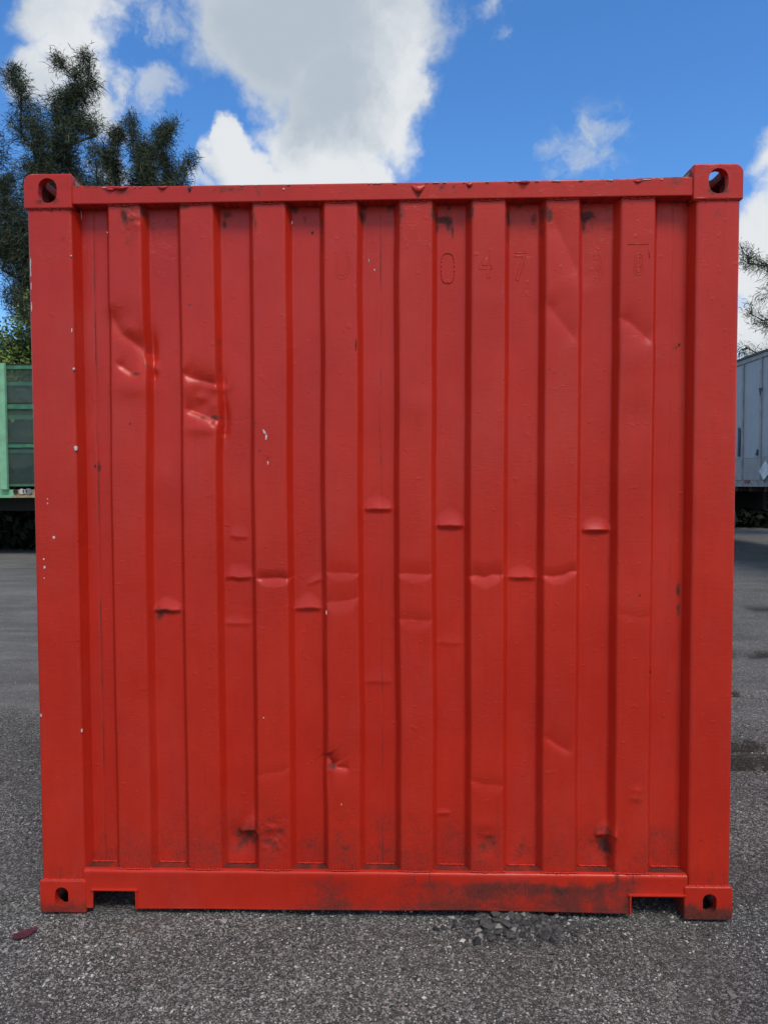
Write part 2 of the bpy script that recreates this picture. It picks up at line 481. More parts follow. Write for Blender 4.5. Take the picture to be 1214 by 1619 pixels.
# --- damage spots, measured on the photograph
def F2(px, py, rib=True): return face(px, py, YR if rib else YC)
def seg_dist(X, Z, a, c):
    ax_, az = a; bx, bz = c
    dx, dz = bx-ax_, bz-az; L = math.hypot(dx, dz)
    t = ((X-ax_)*dx+(Z-az)*dz)/(L*L); tc_ = np.clip(t, 0, 1)
    s = ((X-ax_)*dz-(Z-az)*dx)/L              # signed
    qx, qz = ax_+tc_*dx, az+tc_*dz
    return s, np.hypot(X-qx, Z-qz), t
def dents(X, Z):
    h = np.zeros_like(X)
    def win(c, hw, so=.012): return sstep(c-hw-so, c-hw+so*.3, X)*sstep(c+hw+so, c+hw-so*.3, X)
    def recess_crease(px, py, A=.008, L=.055, hw=.045, tilt=0.0, arch=.5):
        nonlocal h
        x, z = F2(px, py, False); z0 = z+tilt*(X-x)+vnoise(X, X*0+px, .022, 3)*.006
        L = L*(.8+.5*random.random())
        ar = np.clip(1-((X-x)/(hw*1.15))**2, 0, 1)**arch
        t = (Z-z0)/(L*np.maximum(ar, .05))
        up_ = np.where(Z >= z0, np.clip(1-t, 0, 1)**1.7, 0)
        dn = np.where(Z < z0, np.clip(1-(z0-Z)/.016, 0, 1)**1.5, 0)
        h += A*(up_+dn)*ar*win(x, hw)
    def rib_crease(px, py, A=.007, L=.045, Lb=.04, hw=.05, tilt=0.0):
        nonlocal h
        x, z = F2(px, py, True); z0 = z+(tilt+random.uniform(-.06, .06))*(X-x)+vnoise(X, X*0+px, .03, 3)*.010
        L = L*(.75+.6*random.random()); Lb = Lb*(.75+.6*random.random())
        ar = np.clip(1-((X-x)/(hw*1.15))**2, 0, 1)**.5
        up_ = np.where(Z >= z0, np.clip(1-(Z-z0)/L, 0, 1)**1.8, 0)
        dn = np.where(Z < z0, np.clip(1-(z0-Z)/(Lb*np.maximum(ar, .05)), 0, 1)**1.5, 0)
        h -= A*.85*(up_+dn)*win(x, hw, .024)
    def blob(px, py, rx, ry, A, rib=True, ang=0.0, pw=2.0):
        nonlocal h
        x, z = F2(px, py, rib); c_, s_ = math.cos(R(ang)), math.sin(R(ang))
        kx = .00218
        u_ = ((X-x)*c_+(Z-z)*s_)/(rx*kx); v_ = (-(X-x)*s_+(Z-z)*c_)/(ry*kx)
        h += A*np.exp(-(np.abs(u_)**pw+np.abs(v_)**pw))
    def line(p0, p1, A, w1, w2, rib=True):
        nonlocal h
        a, c = F2(*p0, rib), F2(*p1, rib)
        s, dd, t = seg_dist(X, Z, a, c)
        en = sstep(-.12, .1, t)*sstep(1.12, .9, t)
        h += A*np.where(s > 0, np.exp(-np.abs(s)/w1), np.exp(-np.abs(s)/w2))*en
    def poly(pts, A, w1, w2, rib=True, fade=.25):
        nonlocal h
        P_ = [F2(*q, rib) for q in pts]
        best = np.full(X.shape, 1e9); sb = np.zeros_like(X); al = np.zeros_like(X)
        L_ = [math.hypot(P_[i+1][0]-P_[i][0], P_[i+1][1]-P_[i][1]) for i in range(len(P_)-1)]
        tot = sum(L_); acc = 0
        for i in range(len(P_)-1):
            s_, dd, t = seg_dist(X, Z, P_[i], P_[i+1])
            m_ = dd < best
            best = np.where(m_, dd, best); sb = np.where(m_, np.sign(s_)*dd, sb)
            al = np.where(m_, (acc+np.clip(t, 0, 1)*L_[i])/tot, al); acc += L_[i]
        en = sstep(-.02, fade, al)*sstep(1.02, 1-fade, al)
        soft = np.sqrt(best**2+.0015**2)-.0015
        h += A*np.where(sb > 0, np.exp(-(soft/w1)**1.15), np.exp(-(soft/w2)**1.15))*en
    # creases across the recessed strips: metal pushed out above, tucked in below
    recess_crease(266, 963, .012, .050); recess_crease(378, 912, .009, .060); recess_crease(487, 961, .010, .050)
    recess_crease(598, 804, .010, .060); recess_crease(711, 831, .013, .058); recess_crease(824, 913, .010, .048)
    recess_crease(941, 838, .014, .060); recess_crease(378, 848, .004, .05, .03); recess_crease(700, 1284, .004, .03, .025)
    recess_crease(500, 918, .003, .03, .03, .3); recess_crease(598, 1077, .003, .08); recess_crease(375, 985, .003, .04)
    recess_crease(710, 1016, .002, .04)
    # creases across the raised ribs: metal pushed in
    rib_crease(433, 914, .012); rib_crease(768, 911, .011); rib_crease(656, 908, .006); rib_crease(885, 908, .009, tilt=.12)
    rib_crease(656, 980, .004); rib_crease(540, 950, .006, .07, .05, tilt=.25); rib_crease(543, 905, .004); rib_crease(1005, 975, .002)
    rib_crease(430, 1222, .003, tilt=.2); rib_crease(770, 1240, .004, tilt=-.15)
    # crushed first rib
    poly([(168, 478), (180, 508), (192, 528), (212, 542), (228, 554), (240, 562)], -.015, .030, .045, fade=.3)
    blob(230, 556, 13, 30, -.016); blob(200, 562, 26, 22, -.006, ang=-40); blob(206, 520, 14, 11, .004, ang=-40)
    poly([(180, 570), (196, 582), (208, 590), (220, 594)], -.010, .009, .030, fade=.35); blob(238, 578, 8, 10, .009)
    blob(208, 612, 30, 16, .004); poly([(233, 560), (236, 580), (240, 600)], -.006, .010, .010)
    blob(270, 590, 30, 60, .004, False)
    # crushed second rib
    poly([(284, 586), (300, 596), (322, 602), (338, 606), (350, 616)], -.012, .014, .034, fade=.2)
    poly([(290, 644), (312, 652), (332, 660), (350, 668)], -.014, .012, .036, fade=.2)
    blob(326, 630, 34, 24, -.013, pw=2.6); blob(316, 628, 9, 8, .005); blob(336, 640, 7, 9, .004); blob(296, 616, 7, 20, .006)
    blob(350, 655, 10, 30, -.015); blob(344, 612, 9, 7, .006); blob(322, 678, 32, 10, .004); blob(357, 640, 8, 24, .009, False)
    poly([(334, 664), (346, 676), (350, 692)], -.007, .009, .014)
    blob(378, 640, 26, 70, .005, False)
    # buckles running down the seventh and eighth ribs
    poly([(868, 322), (882, 360), (898, 395), (914, 432), (918, 460)], -.009, .034, .060, fade=.3); poly([(856, 466), (880, 498), (902, 526), (920, 548)], -.008, .030, .050, fade=.3)
    poly([(972, 498), (996, 508), (1016, 526), (1038, 548)], -.010, .022, .045, fade=.3); blob(1000, 565, 28, 22, .004); blob(1008, 660, 28, 30, -.004, ang=-30)
    poly([(856, 1160), (880, 1178), (908, 1194)], -.006, .012, .040, fade=.3)
    # pinches low down
    line((516, 1196), (527, 1212), -.016, .014, .020); line((524, 1212), (550, 1216), -.009, .008, .018); blob(517, 1225, 9, 40, -.010)
    blob(535, 1245, 20, 30, .004)
    recess_crease(395, 1311, .016, .050, .034, .12); blob(385, 1328, 26, 24, -.012, False); blob(404, 1300, 8, 16, .010, False)
    recess_crease(955, 1316, .012, .060, .03, .15); blob(950, 1340, 24, 26, -.010, False); blob(962, 1310, 8, 20, .008, False)
    blob(430, 1322, 18, 22, -.005); blob(770, 1330, 20, 24, -.005); blob(768, 1306, 18, 14, .004)
    blob(775, 475, 24, 24, .002); blob(657, 640, 24, 24, .003); blob(712, 600, 20, 30, -.003, False); blob(598, 620, 26, 46, .003, False)
    for a in ((430, 1310), (436, 1330), (206, 345), (200, 334), (212, 356), (770, 1320), (1004, 1262), (1006, 1250)):
        blob(a[0], a[1], 9, 6, .003)
    rough_ = np.exp(-((X-F2(432, 1322)[0])/.05)**2-((Z-F2(432, 1322)[1])/.06)**2)+.8*np.exp(-((X-F2(205, 345)[0])/.04)**2-((Z-F2(205, 345)[1])/.055)**2)
    h += rough_*fbm2(X, Z, .018, 2, 77)*.006
    return h

def profile(X):
    y = np.full_like(X, YC)
    for a, c in ribs:
        m_ = np.clip(np.minimum((X-(a-SL))/SL, ((c+SL)-X)/SL), 0, 1)
        y = np.minimum(y, YC+(YR-YC)*m_)
    return y
def smooth_profile(X):
    o = 0
    for d, w in ((-.0045, .12), (-.0028, .18), (0, .4), (.0028, .18), (.0045, .12)): o = o+w*profile(X+d)
    return o
# spots of dirt and rust: px, py, rx, ry, amount
G_SPOTS = [(248, 972, 5, 12, 1.0), (262, 969, 22, 6, .45), (487, 968, 18, 5, .35), (388, 1332, 20, 22, .75), (405, 1318, 4, 14, .9), (392, 1318, 16, 6, .6), (954, 1336, 16, 20, .7), (962, 1340, 6, 26, .9),
           (205, 345, 12, 20, .62), (208, 372, 8, 22, .4), (430, 1320, 24, 30, .42), (770, 1330, 26, 28, .42), (545, 1330, 24, 30, .35), (710, 346, 5, 12, 1.0), (702, 342, 12, 5, .8), (690, 352, 3, 16, .9), (716, 360, 2, 14, .8),
           (932, 336, 12, 7, 1.0), (926, 346, 4, 12, .9), (940, 352, 3, 6, .9), (866, 338, 5, 12, 1.0), (858, 345, 3, 20, .8), (846, 344, 4, 10, .7), (803, 340, 4, 30, .7), (744, 334, 5, 14, .7), (686, 338, 5, 14, .7),
           (356, 328, 8, 10, .7), (400, 334, 4, 24, .6), (405, 360, 3, 16, .5), (572, 338, 6, 10, .6), (508, 360, 3, 26, .7), (480, 342, 3, 6, .6), (634, 340, 5, 18, .5), (226, 330, 6, 12, .6), (290, 328, 12, 5, .6), (352, 350, 3, 6, .5),
           (151, 737, 3, 8, 1.0), (1073, 545, 3, 5, 1.0), (1077, 935, 3, 10, .9), (1077, 965, 3, 10, .6), (526, 1211, 6, 4, .8), (345, 560, 3, 40, .3), (215, 592, 8, 3, .7), (335, 660, 18, 4, .7), (232, 552, 5, 6, .5), (322, 605, 12, 3, .4),
           (232, 575, 5, 8, .3), (1029, 1060, 2, 5, .8), (965, 900, 3, 14, .4), (1004, 1262, 14, 8, .3), (700, 1350, 30, 16, .3), (600, 1350, 26, 18, .35), (820, 1350, 26, 18, .35), (940, 1362, 26, 8, .4), (490, 1345, 24, 22, .38), (265, 1345, 26, 18, .22),
           (430, 1285, 26, 50, .16), (657, 1320, 28, 50, .2), (885, 1320, 28, 50, .2), (542, 1290, 28, 60, .16)]
def grime_at(X, Z):
    g = np.zeros_like(X)
    Zw = Z
    n = fbm2(X, Z, .02, 3, 55)
    for px, py, rx, ry, a in G_SPOTS:
        x, z = face(px, py, .03)
        d = ((X-x)/(rx*.00216*1.25))**2+((Zw-z)/(ry*.00216*1.25))**2
        g = np.maximum(g, a*np.exp(-d)*(1+n*1.2))
    return np.clip(g, 0, 1)

# columns placed so that every fold has its own vertices
xs = [-1.064, -1.059]
edges = [-1.059]
for a, c in ribs: edges += [a-SL, a, c, c+SL]
edges.append(1.064)
for i in range(len(edges)-1):
    a, c = edges[i], edges[i+1]
    n = 6 if (c-a) < .02 else max(8, int(round((c-a)/.0042)))
    xs += list(np.linspace(a, c, n+1)[1:])
xs += [1.070]
xs = np.array(sorted(set(np.round(xs, 5))))
zs = np.linspace(.150, 2.540, 640)
PX, PZ = np.meshgrid(xs, zs, indexing='ij')
wob = vnoise(PX, PZ, .22, 41)*.003+vnoise(PX, PZ, .7, 43)*.005
wob = wob-.009*np.exp(-((PX+.82)/.035)**2)*sstep(1.99, 1.94, PZ)*sstep(1.2, 1.8, PZ)
wob = wob-.008*np.exp(-((PX+.57)/.03)**2)*np.exp(-((PZ-1.77)/.08)**2)
wob = wob+.006*np.exp(-((PX+.195)/.02)**2)*np.exp(-((PZ-.50)/.09)**2)
PY = smooth_profile(PX+wob)
PY = PY-dents(PX, PZ)+vnoise(PX, PZ, .3, 61)*.0035+vnoise(PX, PZ, .11, 62)*.0010
# lapped sheet joints with a narrow open seam
for x0, d in ((-1.006, .0025), (.001, .0018), (1.010, .0025)):
    xw = x0+vnoise(PX*0, PZ, .25, 71)*.004
    PY = PY+d*1.3*np.exp(-((PX-xw)/.0026)**2)-d*.5*sstep(xw+.003, xw-.001, PX)*np.exp(-np.abs(PX-xw)/.02)
PY = PY.clip(.004, .09)
pme = np_mesh('end_panel', np.stack([PX, PY, PZ], -1).reshape(-1, 3), grid_faces(len(xs), len(zs)))
gr = grime_at(PX, PZ)
band = sstep(.50, .17, PZ)*(.40+.45*fbm2(PX, PZ, .12, 4, 90))*(.75+.8*vnoise(PX, PZ, .5, 91)+.2)
gr = np.maximum(gr, np.clip(band*.75, 0, .36))
for x0, am in ((-1.006, .5), (.001, .45), (1.010, .3)):
    xw = x0+vnoise(PX*0, PZ, .25, 71)*.004
    gr = np.maximum(gr, (am+.9*vnoise(PX, PZ, .09, 72))*np.exp(-((PX-xw)/.0022)**2))
# stains beneath the top rail, darkened further to paint the rail's shadow
strk_shade = sstep(2.47-.0, 2.50, PZ+.06*np.maximum(0, fbm2(PX, PZ*.25, .03, 3, 95)))
gr = np.maximum(gr, np.clip(strk_shade*(PY > .03)*.75*(0.7+fbm2(PX, PZ*.4, .02, 3, 96)), 0, .8))
set_attr(pme, 'grime_shade', gr.clip(0, 1))
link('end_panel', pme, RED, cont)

# --- rails: a section swept along X
def sweep_x(name, cols, section, grime_shade=None, parent=cont, label=None, wav=0.0):
    """section(x) -> list of (y,z); same count for every x"""
    P = np.array([[(x, y, z) for (y, z) in section(x)] for x in cols])
    n, mcount = P.shape[0], P.shape[1]
    if wav:
        P[..., 1] += vnoise(P[..., 0], P[..., 2], .3, 7)*wav
    V = P.reshape(-1, 3)
    Fc = grid_faces(n, mcount, flip=True)
    me = np_mesh(name, V, Fc)
    if grime_shade is not None:
        gg = grime_shade(V[:, 0], V[:, 2])
        if name == 'bottom_rail': gg = np.where(V[:, 1] > .021, np.maximum(gg, .85*(V[:, 2] > .15)*(1+vnoise(V[:, 0], V[:, 2], .03, 3))), gg)  # rail top set darker behind the rib fronts
        set_attr(me, 'grime_shade', gg.clip(0, 1))
    o = link(name, me, RED, parent)
    return o
def rnd(y0, z0, y1, z1, y2, z2, r, n=5):
    """rounded corner at (y1,z1) between its neighbours"""
    a = Vector((y0-y1, z0-z1)); c = Vector((y2-y1, z2-z1))
    a = a.normalized()*r; c = c.normalized()*r
    out = []
    for i in range(n+1):
        t = i/n
        q = Vector((y1, z1))+a*(1-t)**2+c*t*t
        out.append((q.x, q.y))
    return out
NL = (-1.029, -.872); NR = (.866, 1.053); NZ = .083
def bot_section(x):
    inn = (NL[0] < x < NL[1]) or (NR[0] < x < NR[1])
    sag = .006*math.exp(-((x-.1)/.8)**2)
    zb = NZ if inn else .015+sag*.6+float(vnoise(np.array(x), np.array(0.), .3, 14))*.006
    zt = .157+float(vnoise(np.array(x), np.array(3.), .35, 15))*.002
    yf = .004
    pts = [(.075, zt+.001), (.05, zt+.0005), (.023, zt), (.018, zt)]+rnd(.075, zt, yf, zt-.001, yf, zb, .011)
    z1 = zt-.013
    for i in range(1, 14): pts.append((yf+.001*math.sin(i/14*3.1), z1+(zb+.006-z1)*i/13))
    pts += rnd(yf, .1, yf, zb, .03, zb, .005, 3)
    pts += [(.012, zb), (.013, zb+.004), (.013, zt-.02)]
    return pts
cols = sorted(set(list(np.round(np.arange(-1.060, 1.0661, .004), 4))+[v for a in (*NL, *NR) for v in (a-.001, a+.001)]))
def bot_grime(X, Z):
    g = (.50+.22*vnoise(X, X*0, .35, 6))*sstep(-.42, -.18, X)*sstep(.98, .84, X)*sstep(-.02, .03, Z)
    g = g+.28*np.exp(-(((X-.60)/.25)**2+((Z-.105)/.02)**2))+.45*np.exp(-(((X-.87)/.02)**2+((Z-.06)/.05)**2))+.25*np.exp(-(((X+.8)/.12)**2+((Z-.08)/.05)**2))
    g = g*(sstep(.150, .112, Z+.05*fbm2(X, Z, .09, 3, 8)))
    g = g*(1+fbm2(X, Z, .09, 4, 12)*1.1)+.22*sstep(.05, .0, Z+.02*fbm2(X, Z, .1, 3, 5))
    # dark marks across the upper part of the rail
    for px, w in ((679, .003), (975, .012), (1000, .008)):
        x = face(px, 1380, .008)[0]
        g = np.maximum(g, .7*np.exp(-((X-x)/w)**2)*sstep(.09, .13, Z)*sstep(.165, .15, Z))
    return g
sweep_x('bottom_rail', cols, bot_section, bot_grime, wav=.003)
# pocket lips
for a, c in (NL, NR):
    mbx = MB().box(a-.006, c+.006, -.002, .004-.0005+.004, NZ-.001, NZ+.006, .0015)
    mbx.box(a-.002, c+.002, .010, .30, NZ+.0065, NZ+.0115, .001)
    if a < 0: mbx.box(c-.004, c+.002, -.0015, .30, .018, NZ-.002, .001)
    else: mbx.box(a-.002, a+.004, -.0015, .30, .018, NZ-.002, .001)
    mbx.build('fork_pocket_lip', RED, cont)

def top_section(x):
    n1 = float(vnoise(np.array(x), np.array(0.), .25, 33))*.002
    zt, zb, yf = 2.5475+n1+.004*math.exp(-((abs(x)-1.06)/.2)**2), 2.489, .007
    pts = [(.10, zt+.001)]+rnd(.1, zt, yf, zt, yf, zb, .004, 3)
    for i in range(1, 16): pts.append((yf, zt-.006+(zb+.006-zt+.006)*i/15))
    pts += rnd(yf, zt, yf, zb, .1, zb, .004, 3)+[(.03, zb), (.075, zb-.001)]
    return pts
tcols = np.round(np.arange(-1.058, 1.0581, .003), 4)
T_SPOTS = [(190, 296, 9, 3, 1), (197, 303, 10, 6, .7), (257, 296, 9, 3, 1), (300, 297, 3, 4, 1.3), (661, 297, 11, 4, .7), (661, 306, 4, 7, .8), (742, 296, 6, 5, .7), (828, 286, 9, 2, .7), (1068, 288, 14, 5, .35), (1010, 287, 8, 3, .5),
           (355, 301, 22, 5, .55), (408, 300, 5, 12, .6), (375, 300, 30, 3, .3), (560, 300, 20, 8, .28), (718, 300, 4, 8, .7), (700, 298, 6, 6, .5), (150, 295, 20, 3, .4), (115, 290, 5, 6, .5), (95, 0, 1, 1, 0)]
def top_grime_shade(X, Z):
    g = np.zeros_like(X); n = fbm2(X, Z, .012, 3, 19)
    for px, py, rx, ry, a in T_SPOTS:
        x, z = face(px, py, .007)
        g = np.maximum(g, a*np.exp(-((X-x)/(rx*.0023))**2-((Z-z)/(ry*.0023))**2)*(1+n*1.3))
    g = np.maximum(g, .42*(Z < 2.4897)*(1+.8*n))  # rail underside darkened to paint in its shade, along with stains
    g = np.maximum(g, .5*sstep(2.542, 2.549, Z)*(1+1.6*n))
    return g
sweep_x('top_rail', tcols, top_section, top_grime_shade, wav=.002)
# bead of weld where each rib meets the rails
wm = MB()
for a, c in ribs:
    n = 12
    pts = [Vector((a+.002+(c-a-.004)*i/n, YR-.0035, 2.4885-.0025*abs(math.sin(i*1.7))-.003*math.sin(math.pi*i/n)+.002)) for i in range(n+1)]
    for i in range(n): wm.tube(pts[i], pts[i+1], .0026+.0007*math.sin(i*2.3), None, 6)
for j, (a, c) in enumerate(ribs):
    n = 12
    pts = [Vector((a-.008+(c-a+.016)*i/n, YR-.005-.004*math.sin(math.pi*i/n), .1585)) for i in range(n+1)]
    for i in range(n): wm.tube(pts[i], pts[i+1], .0026+.0008*math.sin(i*1.9+j), None, 6)
for i in range(len(ribs)+1):
    a = -1.056 if i == 0 else ribs[i-1][1]+SL+.004
    c = 1.060 if i == len(ribs) else ribs[i][0]-SL-.004
    n = 12
    pts = [Vector((a+(c-a)*t/n, YC-.004, .1605+.001*math.sin(t*2.1+i))) for t in range(n+1)]
    for t in range(n): wm.tube(pts[t], pts[t+1], .0035+.0008*math.sin(t*1.3+i), None, 6)
wm.build('weld_bead', RED, cont, True)['kind'] = 'stuff'

# peeling flakes, brackets and lumps on the top rail
def flap(px, py, w, hgt, d, name, mat=RED, Y=.006):
    x, z = face(px, py, Y)
    n = 10
    V = []; Fc = []
    for i in range(n):
        t = i/(n-1); xx = x-w/2+w*t
        s = math.sin(math.pi*t)
        zt = z+hgt*.5+random.uniform(-.0015, .0015); zb = z+hgt*.5-hgt*(s**.8)-.0006
        V += [(xx, Y-.0005, zt), (xx, Y-d*s-.001, (zt+zb)/2), (xx, Y-d*.6*s-.0008, zb), (xx, Y+.002, zb+.0005)]
    Fc = grid_faces(n, 4)
    me = np_mesh(name, np.array(V), Fc)
    return link(name, me, mat, cont)
flap(190, 298, .055, .012, .010, 'paint_flap'); flap(175, 300, .04, .008, .005, 'paint_flap'); flap(257, 297, .032, .010, .006, 'paint_flap')
flap(661, 299, .046, .026, .008, 'welded_lug'); flap(742, 292, .022, .012, .004, 'paint_flap'); flap(828, 289, .040, .008, .010, 'paint_flap')
flap(1008, 287, .03, .008, .005, 'paint_flap'); flap(300, 300, .012, .012, .003, 'paint_flap', NICK)

# --- corner posts: section swept along Z
def post(sx):
    zz = np.linspace(.116, 2.475, 260)
    xo, xi, xb = 1.213, 1.066, 1.058
    if sx < 0: xi, xb = 1.058, 1.048
    sec = [(xo, .30), (xo, .10), (xo, .03)]
    for i in range(7):
        a = i/6*math.pi/2; sec.append((xo-.012+.012*math.cos(a), YF+.012-.012*math.sin(a)))
    for i in range(1, 24): sec.append((xo-.012-(xo-.012-xi-.012)*i/24, YF))
    for i in range(7):
        a = i/6*math.pi/2; sec.append((xi+.012-.012*math.sin(a), YF+.012-.012*math.cos(a)))
    sec += [(xi-(xi-xb)*.4, .036), (xb, .055), (xb-.004, .075)]
    sec = np.array(sec)
    X = np.repeat(sec[None, :, 0], len(zz), 0)*sx; Y = np.repeat(sec[None, :, 1], len(zz), 0); Z = np.repeat(zz[:, None], len(sec), 1)
    Y = Y+vnoise(X, Z, .35, 81)*.003+vnoise(X, Z, .09, 82)*.0012
    X = X+vnoise(Y, Z, .4, 83)*.0025
    me = np_mesh('corner_post', np.stack([X, Y, Z], -1).reshape(-1, 3), grid_faces(len(zz), len(sec), flip=(sx > 0)))
    g = .25*np.exp(-((Z-.13)/.05)**2)*(1+fbm2(X, Z, .03, 3, 6))
    for px, py, rx, ry, a in ((410, 0, 1, 1, 0), (100, 378, 3, 3, .6), (1133, 338, 10, 8, .4), (1128, 375, 4, 40, .18), (82, 333, 4, 5, .7), (60, 862, 2, 3, .5), (93, 724, 2, 2, .6), (1118, 458, 2, 2, .6), (1142, 484, 2, 2, .5), (1080, 1000, 2, 20, .4)):
        x, z = face(px, py, .008)
        g = np.maximum(g, a*np.exp(-((X-x)/(rx*.0023))**2-((Z-z)/(ry*.0023))**2))
    set_attr(me, 'grime_shade', g.clip(0, 1))
    return link('corner_post', me, RED, cont)
post(-1); post(1)

# --- corner castings: rounded hollow blocks with the holes cut through
def stadium(w, h, depth, n=10):
    """prism along Y, slot w wide and h high with round ends"""
    bm = bmesh.new(); r = w/2; pts = []
    if h >= w:
        for i in range(n+1): a = math.pi*i/n; pts.append((r*math.cos(a), h/2-r+r*math.sin(a)))
        for i in range(n+1): a = math.pi+math.pi*i/n; pts.append((r*math.cos(a), -h/2+r+r*math.sin(a)))
    vs = [bm.verts.new((x, -depth/2, z)) for x, z in pts]
    f = bm.faces.new(vs)
    ex = bmesh.ops.extrude_face_region(bm, geom=[f])
    bmesh.ops.translate(bm, vec=(0, depth, 0), verts=[v for v in ex['geom'] if isinstance(v, bmesh.types.BMVert)])
    bmesh.ops.recalc_face_normals(bm, faces=bm.faces)
    return bm
def tmp_obj(bm):
    me = bpy.data.meshes.new('tmp_cut'); bm.to_mesh(me); bm.free()
    o = bpy.data.objects.new('tmp_cut', me); C.objects.link(o); return o
def casting_mesh(top):
    W_, L_, H_ = .166, .178, .118            # x (out to in), y, z, outer corner at origin going +x,+y,+z
    bm = bmesh.new(); bmesh.ops.create_cube(bm, size=1)
    for v in bm.verts: v.co = Vector(((v.co.x+.5)*W_, (v.co.y+.5)*L_, (v.co.z+.5)*H_))
    sel = [e_ for e_ in bm.edges if all(v.co.x < .001 for v in e_.verts) and (all(v.co.z > H_-.001 for v in e_.verts) if top else all(v.co.z < .001 for v in e_.verts))]
    bmesh.ops.bevel(bm, geom=sel, offset=.030 if top else .014, segments=6, affect='EDGES', profile=.5)
    sel = [e_ for e_ in bm.edges if e_.is_manifold and e_.calc_face_angle(0) > .6]
    bmesh.ops.bevel(bm, geom=sel, offset=.005, segments=3, affect='EDGES', profile=.5)
    base = tmp_obj(bm)
    t = .028
    cuts = []
    cb = bmesh.new(); bmesh.ops.create_cube(cb, size=1)
    for v in cb.verts: v.co = Vector(((v.co.x+.5)*(W_-2*t)+t, (v.co.y+.5)*(L_-2*t)+t, (v.co.z+.5)*(H_-2*t)+t))
    cuts.append(tmp_obj(cb))
    fx = .083 if top else .079
    hw, hh = (.065, .084) if top else (.048, .070)
    s1 = tmp_obj(stadium(hw, hh, .08)); s1.location = (fx, 0, H_*.50+(0.002 if top else .0)); cuts.append(s1)
    s2 = tmp_obj(stadium(.060, .082, .08)); s2.rotation_euler = (0, 0, math.pi/2); s2.location = (0, .089, H_*.5); cuts.append(s2)
    s3 = tmp_obj(stadium(.064, .124, .08)); s3.rotation_euler = (math.pi/2, 0, 0); s3.location = (.083, .089, H_ if top else 0); cuts.append(s3)
    for c_ in cuts:
        md = base.modifiers.new('cut', 'BOOLEAN'); md.operation = 'DIFFERENCE'; md.solver = 'EXACT'; md.object = c_
    dg = bpy.context.evaluated_depsgraph_get(); dg.update()
    me = bpy.data.meshes.new_from_object(base.evaluated_get(dg))
    for o in cuts+[base]:
        d_ = o.data; bpy.data.objects.remove(o); bpy.data.meshes.remove(d_)
    bm = bmesh.new(); bm.from_mesh(me)
    bmesh.ops.triangulate(bm, faces=[f for f in bm.faces if len(f.verts) > 4])
    long = [e_ for e_ in bm.edges if e_.calc_length() > .02]
    for _ in range(2):
        long = [e_ for e_ in bm.edges if e_.calc_length() > .012]
        bmesh.ops.subdivide_edges(bm, edges=long, cuts=1)
        bmesh.ops.triangulate(bm, faces=[f for f in bm.faces if len(f.verts) > 4])
    bm.to_mesh(me); bm.free()
    return me
CT, CB = casting_mesh(True), casting_mesh(False)
def casting(src, sx, back, z0, top):
    me = src.copy()
    n = len(me.vertices); co = np.empty(n*3, np.float32); me.vertices.foreach_get('co', co); co = co.reshape(-1, 3).astype(np.float64)
    # rough cast surface
    co[:, 1] += vnoise(co[:, 0]+sx, co[:, 2], .03, 4)*.0016
    X = (HP-co[:, 0])*sx; Y = 6.058-co[:, 1] if back else co[:, 1]; Z = co[:, 2]+z0
    me.vertices.foreach_set('co', np.stack([X, Y, Z], -1).astype(np.float32).ravel())
    if (sx > 0) != back:
        me.flip_normals()
    g = np.zeros(n)
    if top:
        hx, hz = (HP-.083)*sx, z0+.061
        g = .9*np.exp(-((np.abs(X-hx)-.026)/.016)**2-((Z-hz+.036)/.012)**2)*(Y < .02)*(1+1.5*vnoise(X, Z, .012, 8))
        g = np.maximum(g, .45*np.exp(-((Z-z0)/.006)**2))
        if sx < 0:
            g = np.maximum(g, .8*np.exp(-((X+1.20)/.01)**2-((Z-z0-.07)/.01)**2))
        g = np.maximum(g, (Y > .03)*.75)  # darker behind the front wall of the casting
    else:
        if sx > 0: g = sstep(.062, .030, Z+.02*fbm2(X, Z, .03, 3, 3))*.95
        else: g = sstep(.07, .0, Z+.03*fbm2(X, Z, .03, 3, 3))*.6
        g = np.maximum(g, .35*np.exp(-((Z-.118)/.006)**2))
        g = np.maximum(g, .4*(fbm2(X, Z, .04, 3, 13)+.1))
        g = np.maximum(g, (Y > .03)*.8)  # same darker tone behind the front wall
    set_attr(me, 'grime_shade', np.clip(g, 0, 1))
    if not me.materials: me.materials.append(RED)
    o = link('corner_casting', me, RED, cont)
    return o
for back in (False, True):
    for sx in (-1, 1):
        casting(CT, sx, back, 2.473, True); casting(CB, sx, back, 0.0, False)
# weld lines between posts and castings
wl = MB()
for sx in (-1, 1):
    for z in (2.4735, .1175):
        n = 16
        pts = [Vector((sx*(1.058+(.152)*i/n), YF-.001, z+.0012*math.sin(i*2.7))) for i in range(n+1)]
        for i in range(n): wl.tube(pts[i], pts[i+1], .0036+.001*math.sin(i*1.9), None, 6)
wl.build('weld_bead', RED, cont, True)['kind'] = 'stuff'
# grey sheet corner plates behind the top castings
for sx in (-1, 1):
    bm = bmesh.new()
    prof = [(1.056, 2.549), (1.020, 2.549), (1.056, 2.582)]
    f1 = [bm.verts.new((sx*x, .03, z)) for x, z in prof]; f2 = [bm.verts.new((sx*x, .20, z)) for x, z in prof]
    bm.faces.new(f1); bm.faces.new(f2[::-1])
    for i in range(3): bm.faces.new((f1[i], f1[(i+1) % 3], f2[(i+1) % 3], f2[i]))
    bmesh.ops.recalc_face_normals(bm, faces=bm.faces)
    me = bpy.data.meshes.new('corner_plate'); bm.to_mesh(me); bm.free()
    link('corner_plate', me, STEEL, cont)

